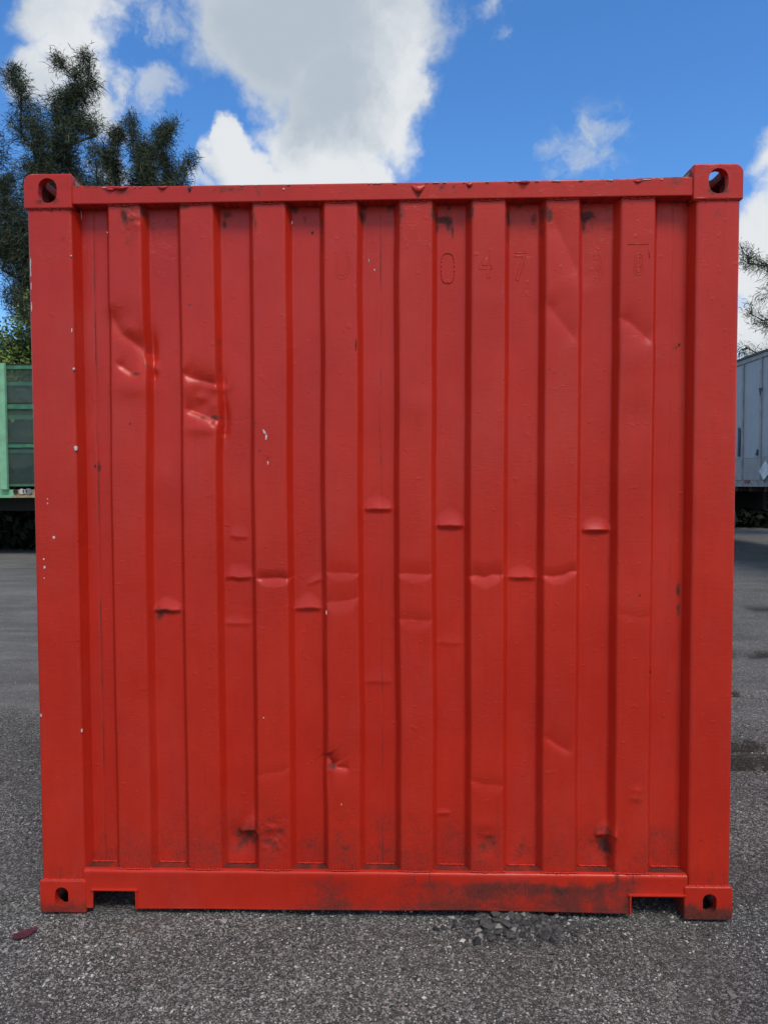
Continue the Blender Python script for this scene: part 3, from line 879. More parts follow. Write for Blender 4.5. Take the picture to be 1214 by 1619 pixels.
# --- long sides, roof, doors, floor (seen only from the side)
LEN = 6.058
def side_panel(sx):
    ys = []; prof = []
    y = .19; k_ = 0
    pts = []
    while y < LEN-.19:
        for dy, dx in ((0, 0), (.072, 0), (.068, .036), (.070, .036), (.068, 0)):
            y += dy
            pts.append((min(y, LEN-.19), dx))
        if y >= LEN-.19: break
    P = np.array(pts)
    V = []
    for z in (.16, 2.48): V.append(np.stack([sx*(1.200-P[:, 1]), P[:, 0], np.full(len(P), z)], -1))
    me = np_mesh('side_panel', np.array(V).reshape(-1, 3), grid_faces(2, len(P), flip=(sx < 0)), smooth=False)
    link('side_panel', me, RED, cont)
for sx in (-1, 1):
    side_panel(sx)
    MB().box(min(sx*1.212, sx*1.150), max(sx*1.212, sx*1.150), .180, LEN-.18, 2.474, 2.565, .004).build('side_top_rail', RED, cont)
    MB().box(min(sx*1.212, sx*1.172), max(sx*1.212, sx*1.172), .180, LEN-.18, .045, .165, .004).build('side_bottom_rail', RED, cont)
    MB().box(min(sx*1.213, sx*1.06), max(sx*1.213, sx*1.06), LEN-.17, LEN-.01, .119, 2.472, .006).build('corner_post', RED, cont)
P = []
y = .10; i = 0
while y < LEN-.12: P.append((y, 2.556 if (i//2) % 2 else 2.538)); y += .10 if i % 2 else .025; i += 1
P = np.array(P)
V = [np.stack([np.full(len(P), x), P[:, 0], P[:, 1]], -1) for x in (-1.15, 1.15)]
link('roof_panel', np_mesh('roof_panel', np.array(V).reshape(-1, 3), grid_faces(2, len(P)), False), RED, cont)
MB().box(-1.17, 1.17, .30, LEN-.1, .125, .152).build('floor', PLY, cont)
for i in range(14): MB().box(-1.17, 1.17, .45+i*.4, .50+i*.4, .05, .1245).build('crossmember', BLACK, cont)
for sx in (-1, 1):
    x0, x1 = sorted((sx*.008, sx*1.052))
    dr = MB().box(x0, x1, LEN-.06, LEN-.02, .16, 2.46, .004).build('door', RED, cont)
    for u_ in (.3, .75):
        MB().tube((sx*u_, LEN, .12), (sx*u_, LEN, 2.5), .016).build('lock_rod', STEEL, dr)
    MB().box(x0+.001, x1-.001, LEN-.05, LEN-.012, 2.463, 2.56).build('door_rail', RED, cont)
    MB().box(x0+.001, x1-.001, LEN-.05, LEN-.012, .03, .157).build('door_rail', RED, cont)

# --- raised outlines of painted-over characters
def glyph(ch, px, py, hpx, wscale, rib, name='painted_over_character', r=.0011):
    cu = bpy.data.curves.new('tmp', 'FONT'); cu.body = ch; cu.size = 1
    cu.align_x = 'CENTER'; cu.align_y = 'CENTER'; cu.fill_mode = 'NONE'
    cu.resolution_u = 5
    s = hpx*.00216/.72
    cu.bevel_depth = r/s; cu.bevel_resolution = 1
    o = bpy.data.objects.new('tmp', cu); C.objects.link(o)
    dg = bpy.context.evaluated_depsgraph_get(); dg.update()
    me = bpy.data.meshes.new_from_object(o.evaluated_get(dg))
    bpy.data.objects.remove(o)
    Y = YR if rib else YC
    x, z = face(px, py, Y)
    n = len(me.vertices); co = np.empty(n*3, np.float32); me.vertices.foreach_get('co', co); co = co.reshape(-1, 3).astype(np.float64)
    cx_, cy_ = (co[:, 0].min()+co[:, 0].max())/2, (co[:, 1].min()+co[:, 1].max())/2
    X = x+(co[:, 0]-cx_)*s*wscale; Z = z+(co[:, 1]-cy_)*s
    base = smooth_profile(X)+vnoise(X, Z, .3, 61)*.0035+vnoise(X, Z, .11, 62)*.0010-dents(X, Z)
    Yv = base-.0001-co[:, 2]*s*.8
    me.vertices.foreach_set('co', np.stack([X, Yv, Z], -1).astype(np.float32).ravel())
    me.materials.clear()
    return link(name, me, RED, cont, True)
glyph('4', 767, 417, 46, .70, True, r=.0015); glyph('7', 823, 422, 46, .72, False, r=.0015)
glyph('U', 541, 420, 44, .62, True, r=.0011); glyph('3', 944, 424, 44, .62, False, r=.0008); glyph('8', 1009, 418, 34, .7, True, r=.0013)
zo = MB()
zp = []
for i in range(28):
    a = 2*math.pi*i/28
    px, py = 707.5+10.5*math.copysign(abs(math.cos(a))**.6, math.cos(a)), 424+23.5*math.copysign(abs(math.sin(a))**.75, math.sin(a))
    x, z = face(px, py, YC); zp.append(Vector((x, float((smooth_profile(np.array([x]))+vnoise(np.array([x]), np.array([z]), .3, 61)*.0035+vnoise(np.array([x]), np.array([z]), .11, 62)*.001)[0])-.0014, z)))
for i in range(28): zo.tube(zp[i], zp[(i+1) % 28], .0016, None, 6)
zo.build('painted_over_character', RED, cont, True)
bx_ = MB()
pts = [(992, 386), (1025, 386), (1026, 408)]
for q0, q1 in zip(pts[:-1], pts[1:]):
    a = face(*q0, YR); c = face(*q1, YR)
    def sy(x, z): return float((smooth_profile(np.array([x]))+vnoise(np.array([x]), np.array([z]), .3, 61)*.0035+vnoise(np.array([x]), np.array([z]), .11, 62)*.001)[0])
    bx_.tube((a[0], sy(*a)-.0002, a[1]), (c[0], sy(*c)-.0002, c[1]), .0013, None, 6)
bx_.build('painted_over_frame', RED, cont, True)

# --- chips of missing paint and pale edge flecks, each small and irregular
def surf_y(x, z):
    X = np.array([x]); Z = np.array([z])
    if abs(x) > 1.056: return YF
    if z > 2.489: return .006
    if z < .16: return .003
    return float((smooth_profile(X)+vnoise(X, Z, .3, 61)*.0035+vnoise(X, Z, .11, 62)*.001-dents(X, Z))[0])
def chip(px, py, rx, ry, mat=CHIP, ang=0.0, name='chip_fleck'):
    x, z = face(px, py, .02)
    y0 = surf_y(x, z); x, z = face(px, py, y0)
    if abs(x) < 1.05: z = min(z, 2.5435)
    x = max(x, -1.2035); y0 = surf_y(x, z)-.0016
    n = 9
    V = [(x, y0-.0006, z)]
    for i in range(n):
        a = 2*math.pi*i/n; rr = random.uniform(.7, 1.2)
        u_, v_ = rr*rx*.00216*math.cos(a), rr*ry*.00216*math.sin(a)
        V.append((x+u_*math.cos(ang)-v_*math.sin(ang), y0, z+u_*math.sin(ang)+v_*math.cos(ang)))
    for i in range(n): V.append((V[1+i][0], y0+.004, V[1+i][2]))
    Fc = []
    for i in range(n):
        j = (i+1) % n
        Fc.append((0, 1+i, 1+j)); Fc.append((1+i, 1+n+i, 1+n+j)); Fc.append((1+i, 1+n+j, 1+j))
    bm_ = bmesh.new(); vs = [bm_.verts.new(v) for v in V]
    for f in Fc: bm_.faces.new([vs[i] for i in f])
    bmesh.ops.recalc_face_normals(bm_, faces=bm_.faces)
    me = bpy.data.meshes.new(name); bm_.to_mesh(me); bm_.free()
    return link(name, me, mat, cont)
for a in ((128, 587, 2, 2.4), (131, 710, 2.6, 4), (86, 850, 2, 2.8), (76, 789, 1, 1), (76, 796, 1.2, 1.5), (70, 884, 1.4, 1.6), (71, 897, 1.8, 2.5), (71, 914, 1, 1.2), (63, 1131, 1.5, 2.8), (140, 1147, 1.3, 3),
          (461, 353, 2, 4), (129, 341, 1, 8), (124, 412, 1.6, 1.4), (125, 527, .9, 4), (168, 366, .9, 1.4), (540, 1272, .8, 2), (417, 1135, 1, 1), (1132, 309, 7, 1.2), (64, 280, 5, .9), (59, 291, 1.2, 4),
          (449, 299, 1.5, 1.5), (583, 412, .8, 3), (592, 427, .9, 2), (516, 968, .8, 4), (424, 732, 1.2, 3.5)):
    chip(*a)
for i in range(26):
    px = random.uniform(120, 1090); chip(px, 295.5-(px-115)/980*13.5+random.uniform(-.6, .8), random.uniform(1, 5), random.uniform(.5, .9))
for i in range(6):
    py = random.uniform(335, 520); chip(42.6+(py-335)*.018, py, random.uniform(.5, .8), random.uniform(3, 9))  # pale flecks down the left edge of the post
for i in range(6): chip(random.uniform(46, 108), 276.2, random.uniform(2, 6), .6)  # pale flecks along the top edge of the left casting
chip(418, 683, 1.8, 5, ang=.35); chip(421, 691, 1.4, 5, ang=-.1)
for a in ((494, 368, 2, 2.5), (1073, 545, 1.4, 3), (424, 724, .9, 2), (206, 670, 1, 2), (1037, 545, 1, 1.4), (151, 737, 1.6, 3), (403, 668, 1, 1.2), (1011, 941, 1.2, 1.6), (420, 866, .8, 1.2), (1029, 1063, 1, 2.6), (563, 545, 1, 12)):
    chip(*a, mat=NICK, name='rust_nick')

# ------------------------------------------------------------------ small things on the ground
def chunk_mesh(seed, flat=.6):
    rs = np.random.default_rng(seed)
    bm = bmesh.new(); bmesh.ops.create_icosphere(bm, subdivisions=1, radius=1)
    for v in bm.verts: v.co *= rs.uniform(.7, 1.15)
    for v in bm.verts: v.co.z *= flat
    # shave a few flat breaks
    for _ in range(3):
        nrm = Vector(rs.normal(size=3)).normalized()
        bmesh.ops.bisect_plane(bm, geom=bm.verts[:]+bm.edges[:]+bm.faces[:], plane_co=nrm*.68, plane_no=nrm, clear_outer=True)
        ed = [e_ for e_ in bm.edges if e_.is_boundary]
        if ed: bmesh.ops.holes_fill(bm, edges=ed)
    me = bpy.data.meshes.new('asphalt_chunk'); bm.to_mesh(me); bm.free(); return me
ASPH = simple('broken_asphalt', (.085, .078, .068), .9, scale=3, bs=.3, bd=.003, var=.4)
PALE = simple('pale_stone', (.36, .34, .29), .8, scale=60, bs=.6)
meshes = [chunk_mesh(s) for s in range(5)]
for me in meshes: me.materials.append(ASPH)
CHL = ['long grey chunk lying slanted at the upper left of the rubble heap', 'rounded dark chunk at the top of the heap, touching the red rail', 'dark chunk standing in the middle of the heap top', 'long chunk lying under the rail at the top right of the heap',
       'wide speckled chunk at the lower left of the rubble heap', 'small pale-topped chunk in the centre of the rubble heap', 'long flat grey chunk slanting in the lower centre of the heap', 'small chunk at the very bottom left of the rubble heap',
       'small chunk at the bottom right of the rubble heap', 'small chunk at the left tip of the heap beside the white pebble', 'thin chunk at the right end of the heap under the rail', 'small upright chunk near the bottom middle of the heap', 'small chunk on the right flank of the rubble heap']
ch = [(762, 1444, 12, 5, -40), (775, 1440, 8, 6, 20), (783, 1449, 9, 6, 60), (796, 1440, 10, 5, -20), (768, 1463, 11, 7, -30), (783, 1460, 6, 5, 0), (797, 1464, 12, 5, -42), (776, 1480, 6, 4, 10), (806, 1478, 7, 5, -20), (756, 1448, 6, 4, 10), (812, 1444, 8, 4, -30), (788, 1473, 6, 4, 40), (817, 1458, 5, 4, 0)]
for i, (px, py, l, w_, a) in enumerate(ch):
    gx_, gy_ = ground_at(px, py)
    o = bpy.data.objects.new('asphalt_chunk', meshes[i % 5]); C.objects.link(o)
    s = .0023
    o.scale = (l*s*1.35, w_*s*1.6, w_*s*1.3)
    z0 = float(ground_h(np.array(gx_), np.array(gy_)))
    o.location = (gx_, gy_-.006, z0+w_*s*.85)
    o.rotation_euler = (random.uniform(-.3, .3), random.uniform(-.2, .2), R(a))
    tag(o, CHL[i], 'rubble', 'asphalt chunks heaped under the bottom rail')
def pebble(px, py, l, w_, a, label, mat=PALE, name='pebble', seed=3):
    gx_, gy_ = ground_at(px, py)
    me = chunk_mesh(seed, .5); me.name = name; me.materials.append(mat)
    o = bpy.data.objects.new(name, me); C.objects.link(o)
    s = .0022; o.scale = (l*s, w_*s*1.5, w_*s)
    o.location = (gx_, gy_, float(ground_h(np.array(gx_), np.array(gy_)))+w_*s*.3); o.rotation_euler = (0, 0, R(a))
    tag(o, label, 'stone')
pebble(354, 1455, 8, 4.5, -25, 'pale buff pebble in front of the bottom rail, nearer its left end', seed=8)
pebble(834, 1451, 6.5, 2.6, 0, 'long whitish pebble just right of the asphalt rubble heap', seed=9)
pebble(757, 1444, 2.5, 2.2, 0, 'small white pebble at the left foot of the rubble heap', seed=12)
pebble(690, 1465, 4, 5, 60, 'small black clod on the gravel left of the rubble heap', BLACK, 'clod', 14)
# dark red leaf
gx_, gy_ = ground_at(41, 1478)
leaf = MB()
lm = bmesh.new(); n = 18
V = []
outer = []
for i in range(n):
    t = i/n*2*math.pi
    x = .038*math.cos(t); y = .019*math.sin(t)*(1-.25*math.cos(t)+.1*math.cos(2*t))
    outer.append(lm.verts.new((x, y, .006+.006*(x/.038)**2+.002*math.sin(5*t))))
mid = [lm.verts.new((x_, 0, .004+.004*(x_/.03)**2)) for x_ in (.018, 0, -.018)]
bmesh.ops.contextual_create(lm, geom=[])
for i in range(n):
    j = (i+1) % n
    xm = (outer[i].co.x+outer[j].co.x)/2
    mi = 0 if xm > .009 else (1 if xm > -.009 else 2)
    lm.faces.new((outer[i], outer[j], mid[mi]))
for a_, b_ in ((0, 1), (1, 2)):
    for sgn in (1, -1):
        cand = [o for o in outer if o.co.y*sgn > .001]
        xt = (mid[a_].co.x+mid[b_].co.x)/2
        v = min(cand, key=lambda q_: abs(q_.co.x-xt))
        try: lm.faces.new((mid[a_], mid[b_], v))
        except ValueError: pass
ex = bmesh.ops.extrude_face_region(lm, geom=lm.faces[:])
bmesh.ops.translate(lm, vec=(0, 0, .0012), verts=[v for v in ex['geom'] if isinstance(v, bmesh.types.BMVert)])
bmesh.ops.recalc_face_normals(lm, faces=lm.faces)
me = bpy.data.meshes.new('fallen_leaf'); lm.to_mesh(me); lm.free()
o = link('fallen_leaf', me, simple('dark_red_leaf', (.085, .010, .018), .6, scale=90))
o.location = (gx_, gy_, float(ground_h(np.array(gx_), np.array(gy_)))+.002); o.rotation_euler = (.12, -.08, R(38))
tag(o, 'dark red oval leaf lying on the gravel left of the container', 'leaf')

# ------------------------------------------------------------------ green stake trailer, left
GREEN = simple('pale_green_paint', (.24, .51, .28), .55, scale=5, var=.14)
GREEN2 = simple('darker_green_paint', (.06, .20, .11), .6, scale=7, var=.3)
MESHM = simple('grey_green_mesh_wire', (.06, .10, .085), .7, scale=20)
RUBBER = simple('tyre_rubber', (.018, .018, .018), .85)
TAN = simple('tan_primer', (.36, .27, .14), .75, scale=9, var=.3)
RUST = simple('rusty_frame', (.05, .035, .026), .85, scale=9)
TY = 12.35
def zat(px, py, Y):
    d = pxdir(px, py); t = (Y-CAM[1])/d[1]; return CAM[2]+d[2]*t
def xat(px, py, Y):
    d = pxdir(px, py); t = (Y-CAM[1])/d[1]; return CAM[0]+d[0]*t
tz = [zat(30, q_, TY) for q_ in (577, 584, 638, 647, 701, 708, 764, 769, 774, 787)]
XL, XRt = -17.5, -3.4
tr = empty('stake_trailer', (-9, TY+1.2, 0))
tag(tr, 'pale green high-sided trailer with mesh sides, left behind the container', 'trailer')
def par(o):
    o.parent = tr; o.matrix_parent_inverse = Matrix.Translation((-tr.location.x, -tr.location.y, 0)); return o
def tb(name, mat, *bx, bev=.006):
    mb = MB()
    for q_ in bx: mb.box(*q_, bev)
    return par(mb.build(name, mat))
postx = xat(6, 680, TY-.08)
for side, y0 in ((0, TY), (1, TY+2.44)):
    for i in range(4):
        zb, zt = (tz[1], tz[0]) if i == 0 else ((tz[3], tz[2]) if i == 1 else ((tz[5], tz[4]) if i == 2 else (tz[7], tz[6])))
        tb('side_rail', GREEN2, (XL, XRt, y0-.03, y0+.03, zb, zt))
        tb('rail_flange', RUST, (XL, XRt, y0-.045, y0+.03, zt+.001, zt+.016), bev=.002) if side == 0 else None
    for j in range(-6, 6):
        xp = postx+j*1.22 if side == 0 else CAM[0]+(postx-CAM[0])*(TY+2.44-CAM[1])/(TY-CAM[1])+j*1.22
        if XL < xp < XRt: tb('stake', GREEN, (xp-.075, xp+.075, y0-.13, y0-.047, tz[8]-.0, tz[0]+.02))
    tb('deck_beam', GREEN, (XL, postx+.16, y0-.02, y0+.06, tz[9], tz[8]-.002), (XL, postx+.16, y0-.10, y0-.0205, tz[9], tz[9]+.055))
    tb('tan_beam', TAN, (postx+.165, XRt, y0-.02, y0+.06, tz[9], tz[8]-.002), (postx+.165, XRt, y0-.10, y0-.0205, tz[9], tz[9]+.05))
# expanded metal sides
for side, y0 in ((0, TY+.005), (1, TY+2.445)):
    for b0, b1 in ((tz[2], tz[1]), (tz[4], tz[3]), (tz[6], tz[5])):
        V = []; Fq = []
        hgt = b1-b0; st_ = .052
        n = int((XRt-XL)/st_)
        for i in range(n):
            for sg in (1, -1):
                x0 = XL+i*st_; x1 = x0+sg*hgt*.9
                if x1 > XRt or x1 < XL: continue
                w2 = .0065
                a = len(V)
                V += [(x0-w2, y0, b0), (x0+w2, y0+.004, b0), (x1+w2, y0+.004, b1), (x1-w2, y0, b1)]
                Fq.append((a, a+1, a+2, a+3))
        me = np_mesh('mesh_panel', np.array(V), np.array(Fq), False)
        o = par(link('mesh_panel', me, MESHM)); o['kind'] = 'stuff'
tb('deck', RUST, (XL, XRt, TY+.07, TY+2.37, tz[9]+.02, tz[8]-.03))
for yy in (TY+.7, TY+1.7): tb('chassis_beam', BLACK, (XL, XRt, yy, yy+.12, tz[9]-.30, tz[9]+.018))
# lamps and clutter on the tan part of the beam
for q_, r_, mt_ in ((25, .05, NICK), (35, .06, CHIP), (40, .045, CHIP), (46, .07, STEEL)):
    x_ = xat(q_, 777, TY-.05)
    par(MB().tube((x_, TY-.055, zat(30, 777, TY)), (x_, TY-.021, zat(30, 777, TY)), r_, r_*.8, 10).build('marker_lamp', mt_))
def wheel(parent, x, y, r, w_, inv, axis='Y'):
    t = MB(); d = Vector((0, 1, 0)) if axis == 'Y' else Vector((1, 0, 0))
    c_ = Vector((x, y, r))
    bm = bmesh.new()
    prof = [(.56, -.5), (.62, -.5), (.94, -.46), (1.0, -.34), (1.0, .34), (.94, .46), (.62, .5), (.56, .5)]
    n = 28; ring = []
    for i in range(n):
        a = 2*math.pi*i/n
        row = []
        for pr, pw in prof:
            u_ = Vector((math.cos(a), 0, math.sin(a))) if axis == 'Y' else Vector((0, math.cos(a), math.sin(a)))
            row.append(bm.verts.new(c_+u_*pr*r+d*pw*w_))
        ring.append(row)
    for i in range(n):
        for j in range(len(prof)-1): bm.faces.new((ring[i][j], ring[(i+1) % n][j], ring[(i+1) % n][j+1], ring[i][j+1]))
    bmesh.ops.recalc_face_normals(bm, faces=bm.faces)
    me = bpy.data.meshes.new('wheel'); bm.to_mesh(me); bm.free()
    o = link('wheel', me, RUBBER); o.parent = parent; o.matrix_parent_inverse = inv
    hub = MB().tube(c_-d*w_*.2, c_+d*w_*.2, r*.57, r*.57, 20).tube(c_-d*w_*.45, c_+d*w_*.45, r*.2, r*.2, 12).build('rim', STEEL)
    hub.parent = o
    return o
inv = Matrix.Translation((-tr.location.x, -tr.location.y, 0))
for x_ in (-6.4, -5.2):
    for yy in (TY+.2, TY+2.2): wheel(tr, x_, yy, .5, .28, inv)
lgx = -9.35
for yy in (TY+.6, TY+1.9):
    tb('landing_leg', BLACK, (lgx-.06, lgx+.06, yy-.06, yy+.06, .05, tz[9]-.01), (lgx-.16, lgx+.16, yy-.12, yy+.12, .0, .049))

# ------------------------------------------------------------------ grey box trailer, right
ALU = simple('dull_grey_panel', (.38, .40, .43), .55, scale=1.6, var=.10, bs=.15)
ALU2 = simple('grey_lower_panel', (.33, .33, .325), .6, scale=3, var=.12)
ALUS = simple('panel_joint_strip', (.31, .31, .30), .6, scale=5)
DARKT = simple('dark_roof_rail', (.05, .05, .05), .6)
XW = 7.06
YB0, YB1 = 5.2, 20.6
ZB, ZT = 1.47, 4.07
bt = empty('box_trailer', (XW+1.25, 12, 0))
tag(bt, 'tall grey box trailer with ribbed side parked right of the container', 'trailer')
inv2 = Matrix.Translation((-bt.location.x, -bt.location.y, 0))
def parb(o): o.parent = bt; o.matrix_parent_inverse = inv2; return o
def bb(name, mat, *bx, bev=.004):
    mb = MB()
    for q_ in bx: mb.box(*q_, bev)
    return parb(mb.build(name, mat))
# find y on the wall for a pixel column
def wall_y(px):
    d = pxdir(px, 700); t = (XW-CAM[0])/d[0]; return CAM[1]+d[1]*t
def wall_z(px, py):
    d = pxdir(px, py); t = (XW-CAM[0])/d[0]; return CAM[2]+d[2]*t
ysA, ysB = wall_y(1172.5), wall_y(1201)
stp = abs(ysA-ysB)
zmid = wall_z(1190, 724)
n0 = int((ysB-YB0)/stp); n1 = int((YB1-ysB)/stp)
seams = [ysB+i*stp for i in range(-n0, n1+1)]
lim = [YB0]+[s_ for s_ in seams if YB0+.05 < s_ < YB1-.05]+[YB1]
for sd_, x0, x1 in ((0, XW+.012, XW+.040), (1, XW+2.46, XW+2.49)):
    for a, c in zip(lim[:-1], lim[1:]):
        bb('side_sheet', ALU, (x0, x1, a+.004, c-.004, zmid+.002, ZT-.12))
        bb('kick_sheet', ALU2, (x0, x1, a+.004, c-.004, ZB+.11, zmid-.002))
for s_ in lim[1:-1]: bb('joint_strip', ALUS, (XW-.012, XW+.011, s_-.035, s_+.035, ZB+.105, ZT-.12))
bb('roof_rail', ALUS, (XW-.015, XW+.06, YB0, YB1, ZT-.118, ZT-.035)); bb('roof_cap', DARKT, (XW-.03, XW+2.53, YB0-.02, YB1+.02, ZT-.034, ZT+.012))
bb('bottom_rail', ALUS, (XW-.010, XW+.06, YB0, YB1, ZB-.02, ZB+.104)); bb('bottom_rail', ALUS, (XW+2.44, XW+2.51, YB0, YB1, ZB-.02, ZB+.104))
rv = MB()
y = YB0+.1
while y < YB1:
    rv.box(XW-.016, XW-.0101, y-.011, y+.011, ZB+.025, ZB+.047, .004, 1)
    rv.box(XW-.016, XW-.0101, y+.06-.011, y+.06+.011, ZB+.065, ZB+.087, .004, 1)
    y += .13
o = parb(rv.build('rivets', DARKT)); o['kind'] = 'stuff'
bb('front_wall', ALU, (XW+.05, XW+2.45, YB0, YB0+.03, ZB, ZT-.04)); bb('rear_door', ALU, (XW+.05, XW+1.245, YB1-.04, YB1, ZB, ZT-.04), (XW+1.255, XW+2.45, YB1-.04, YB1, ZB, ZT-.04))
bb('floor', RUST, (XW+.07, XW+2.43, YB0+.04, YB1-.05, ZB+.0, ZB+.08))
for i in range(25): bb('crossmember', RUST, (XW+.07, XW+2.43, YB0+.3+i*.6, YB0+.38+i*.6, ZB-.12, ZB-.002))
for x_ in (XW+.75, XW+1.65): bb('chassis_beam', BLACK, (x_, x_+.1, 14.8, YB1-.1, .9, ZB-.125))
for yy in (18.2, 19.5):
    for x_ in (XW+.2, XW+.52, XW+1.95, XW+2.27): wheel(bt, x_, yy, .5, .27, inv2, 'X')
for x_ in (XW+.6, XW+1.85): bb('landing_leg', RUST, (x_-.06, x_+.06, 7.0, 7.12, .05, ZB-.13), (x_-.14, x_+.14, 6.92, 7.2, 0, .049))
# white diamond placard, red marker light, dark tape wedges
def wall_poly(name, mat, pts, x=XW-.018, th=.006):
    bm = bmesh.new()
    pp = []
    for px, py in pts:
        d = pxdir(px, py); t = (x-CAM[0])/d[0]; pp.append((CAM[1]+d[1]*t, CAM[2]+d[2]*t))
    f1 = [bm.verts.new((x, a, c)) for a, c in pp]; f2 = [bm.verts.new((x+th, a, c)) for a, c in pp]
    bm.faces.new(f1); bm.faces.new(f2[::-1]); n = len(pp)
    for i in range(n): bm.faces.new((f1[i], f1[(i+1) % n], f2[(i+1) % n], f2[i]))
    bmesh.ops.recalc_face_normals(bm, faces=bm.faces)
    me = bpy.data.meshes.new(name); bm.to_mesh(me); bm.free()
    return parb(link(name, me, mat))
WHT = simple('white_placard', (.62, .65, .68), .5)
REDL = simple('red_marker', (.22, .02, .02), .4)
NAVY = simple('dark_tape', (.04, .045, .07), .6)
wall_poly('placard', WHT, [(1198.5, 745), (1209, 728.5), (1219, 744), (1209, 763)])
wall_poly('placard_stripe', NAVY, [(1206, 760), (1213.5, 750), (1214.5, 752), (1208, 763)], XW-.022, .003)
wall_poly('marker_light', REDL, [(1176, 759), (1183, 759), (1183, 763.5), (1176, 763.5)], XW-.024, .012)
wall_poly('tape_patch', NAVY, [(1198.5, 613), (1204, 613), (1200.5, 627)], XW-.0185, .005)
wall_poly('tape_patch', NAVY, [(1192.5, 720), (1196, 710), (1197, 720)], XW-.0185, .02)
wall_poly('tape_patch', NAVY, [(1165, 722), (1166, 676), (1170, 680), (1167.5, 722)], XW-.0185, .02)

# ------------------------------------------------------------------ vegetation
def leaf_mat(name, col, tr_=.25):
    mt, k, p = new_mat(name)
    oc = k.n('ShaderNodeTexCoord').outputs['Object']
    a = k.n('ShaderNodeAttribute', attribute_name='tone').outputs['Fac']
    cA = k.mix(a, tuple(c_*.55 for c_ in col), tuple(min(1, c_*1.6) for c_ in col))
    k.put(p.inputs['Base Color'], cA)
    p.inputs['Roughness'].default_value = .65
    p.inputs['Specular IOR Level'].default_value = .25
    return mt
PINE = leaf_mat('needle_foliage', (.070, .086, .046))
BUSHM = leaf_mat('leafy_foliage', (.15, .21, .045))
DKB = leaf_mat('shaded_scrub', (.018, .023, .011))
BARK = simple('grey_brown_bark', (.055, .045, .038), .9, scale=12, bs=.8, bd=.01)

def strands(P, Dv, L, Wd, droop, tones):
    """thin two-part needles: P base, Dv direction, arrays"""
    n = len(P)
    side = np.cross(Dv, rng.normal(size=(n, 3))); side /= np.linalg.norm(side, axis=1)[:, None]+1e-9
    mid = P+Dv*L[:, None]*.5; mid[:, 2] -= droop*L*.12
    tip = P+Dv*L[:, None]; tip[:, 2] -= droop*L*.5
    w_ = side*Wd[:, None]
    V = np.stack([P, mid+w_*.5, tip, mid-w_*.5], 1)
    return V, np.repeat(tones, 4)
def foliage_obj(name, chunks, mat, parent):
    V = np.concatenate([c_[0] for c_ in chunks]).reshape(-1, 3); T = np.concatenate([c_[1] for c_ in chunks])
    Fq = np.arange(len(V)).reshape(-1, 4)
    me = np_mesh(name, V, Fq, False); set_attr(me, 'tone', T)
    o = link(name, me, mat, parent)
    return o
def limb_mesh(paths):
    """tapered tubes along polylines: list of (points, r0, r1)"""
    V = []; Fq = []; n = 7
    for pts, r0, r1 in paths:
        m_ = len(pts); base = len(V)
        for i, p_ in enumerate(pts):
            d = Vector(pts[min(i+1, m_-1)])-Vector(pts[max(i-1, 0)])
            q_ = d.to_track_quat('Z', 'Y'); r_ = r0+(r1-r0)*i/(m_-1)
            for j in range(n):
                a = 2*math.pi*j/n
                V.append(Vector(p_)+q_ @ Vector((r_*math.cos(a), r_*math.sin(a), 0)))
        for i in range(m_-1):
            for j in range(n):
                Fq.append((base+i*n+j, base+i*n+(j+1) % n, base+(i+1)*n+(j+1) % n, base+(i+1)*n+j))
    return np_mesh('limb', np.array([tuple(v) for v in V]), np.array(Fq))
def curve_pts(p0, p1, bend, n=10, wob=.05):
    p0 = np.array(p0, float); p1 = np.array(p1, float); L = np.linalg.norm(p1-p0)
    mid = (p0+p1)/2+np.array(bend)
    out = []
    for i in range(n+1):
        t = i/n
        q_ = (1-t)**2*p0+2*t*(1-t)*mid+t*t*p1
        out.append(q_+rng.normal(0, wob*L*.05, 3)*(0 < i < n))
    return np.array(out)
def at(px, py, Y):
    d = pxdir(px, py); t = (Y-CAM[1])/d[1]
    return np.array([CAM[0]+d[0]*t, Y, CAM[2]+d[2]*t])

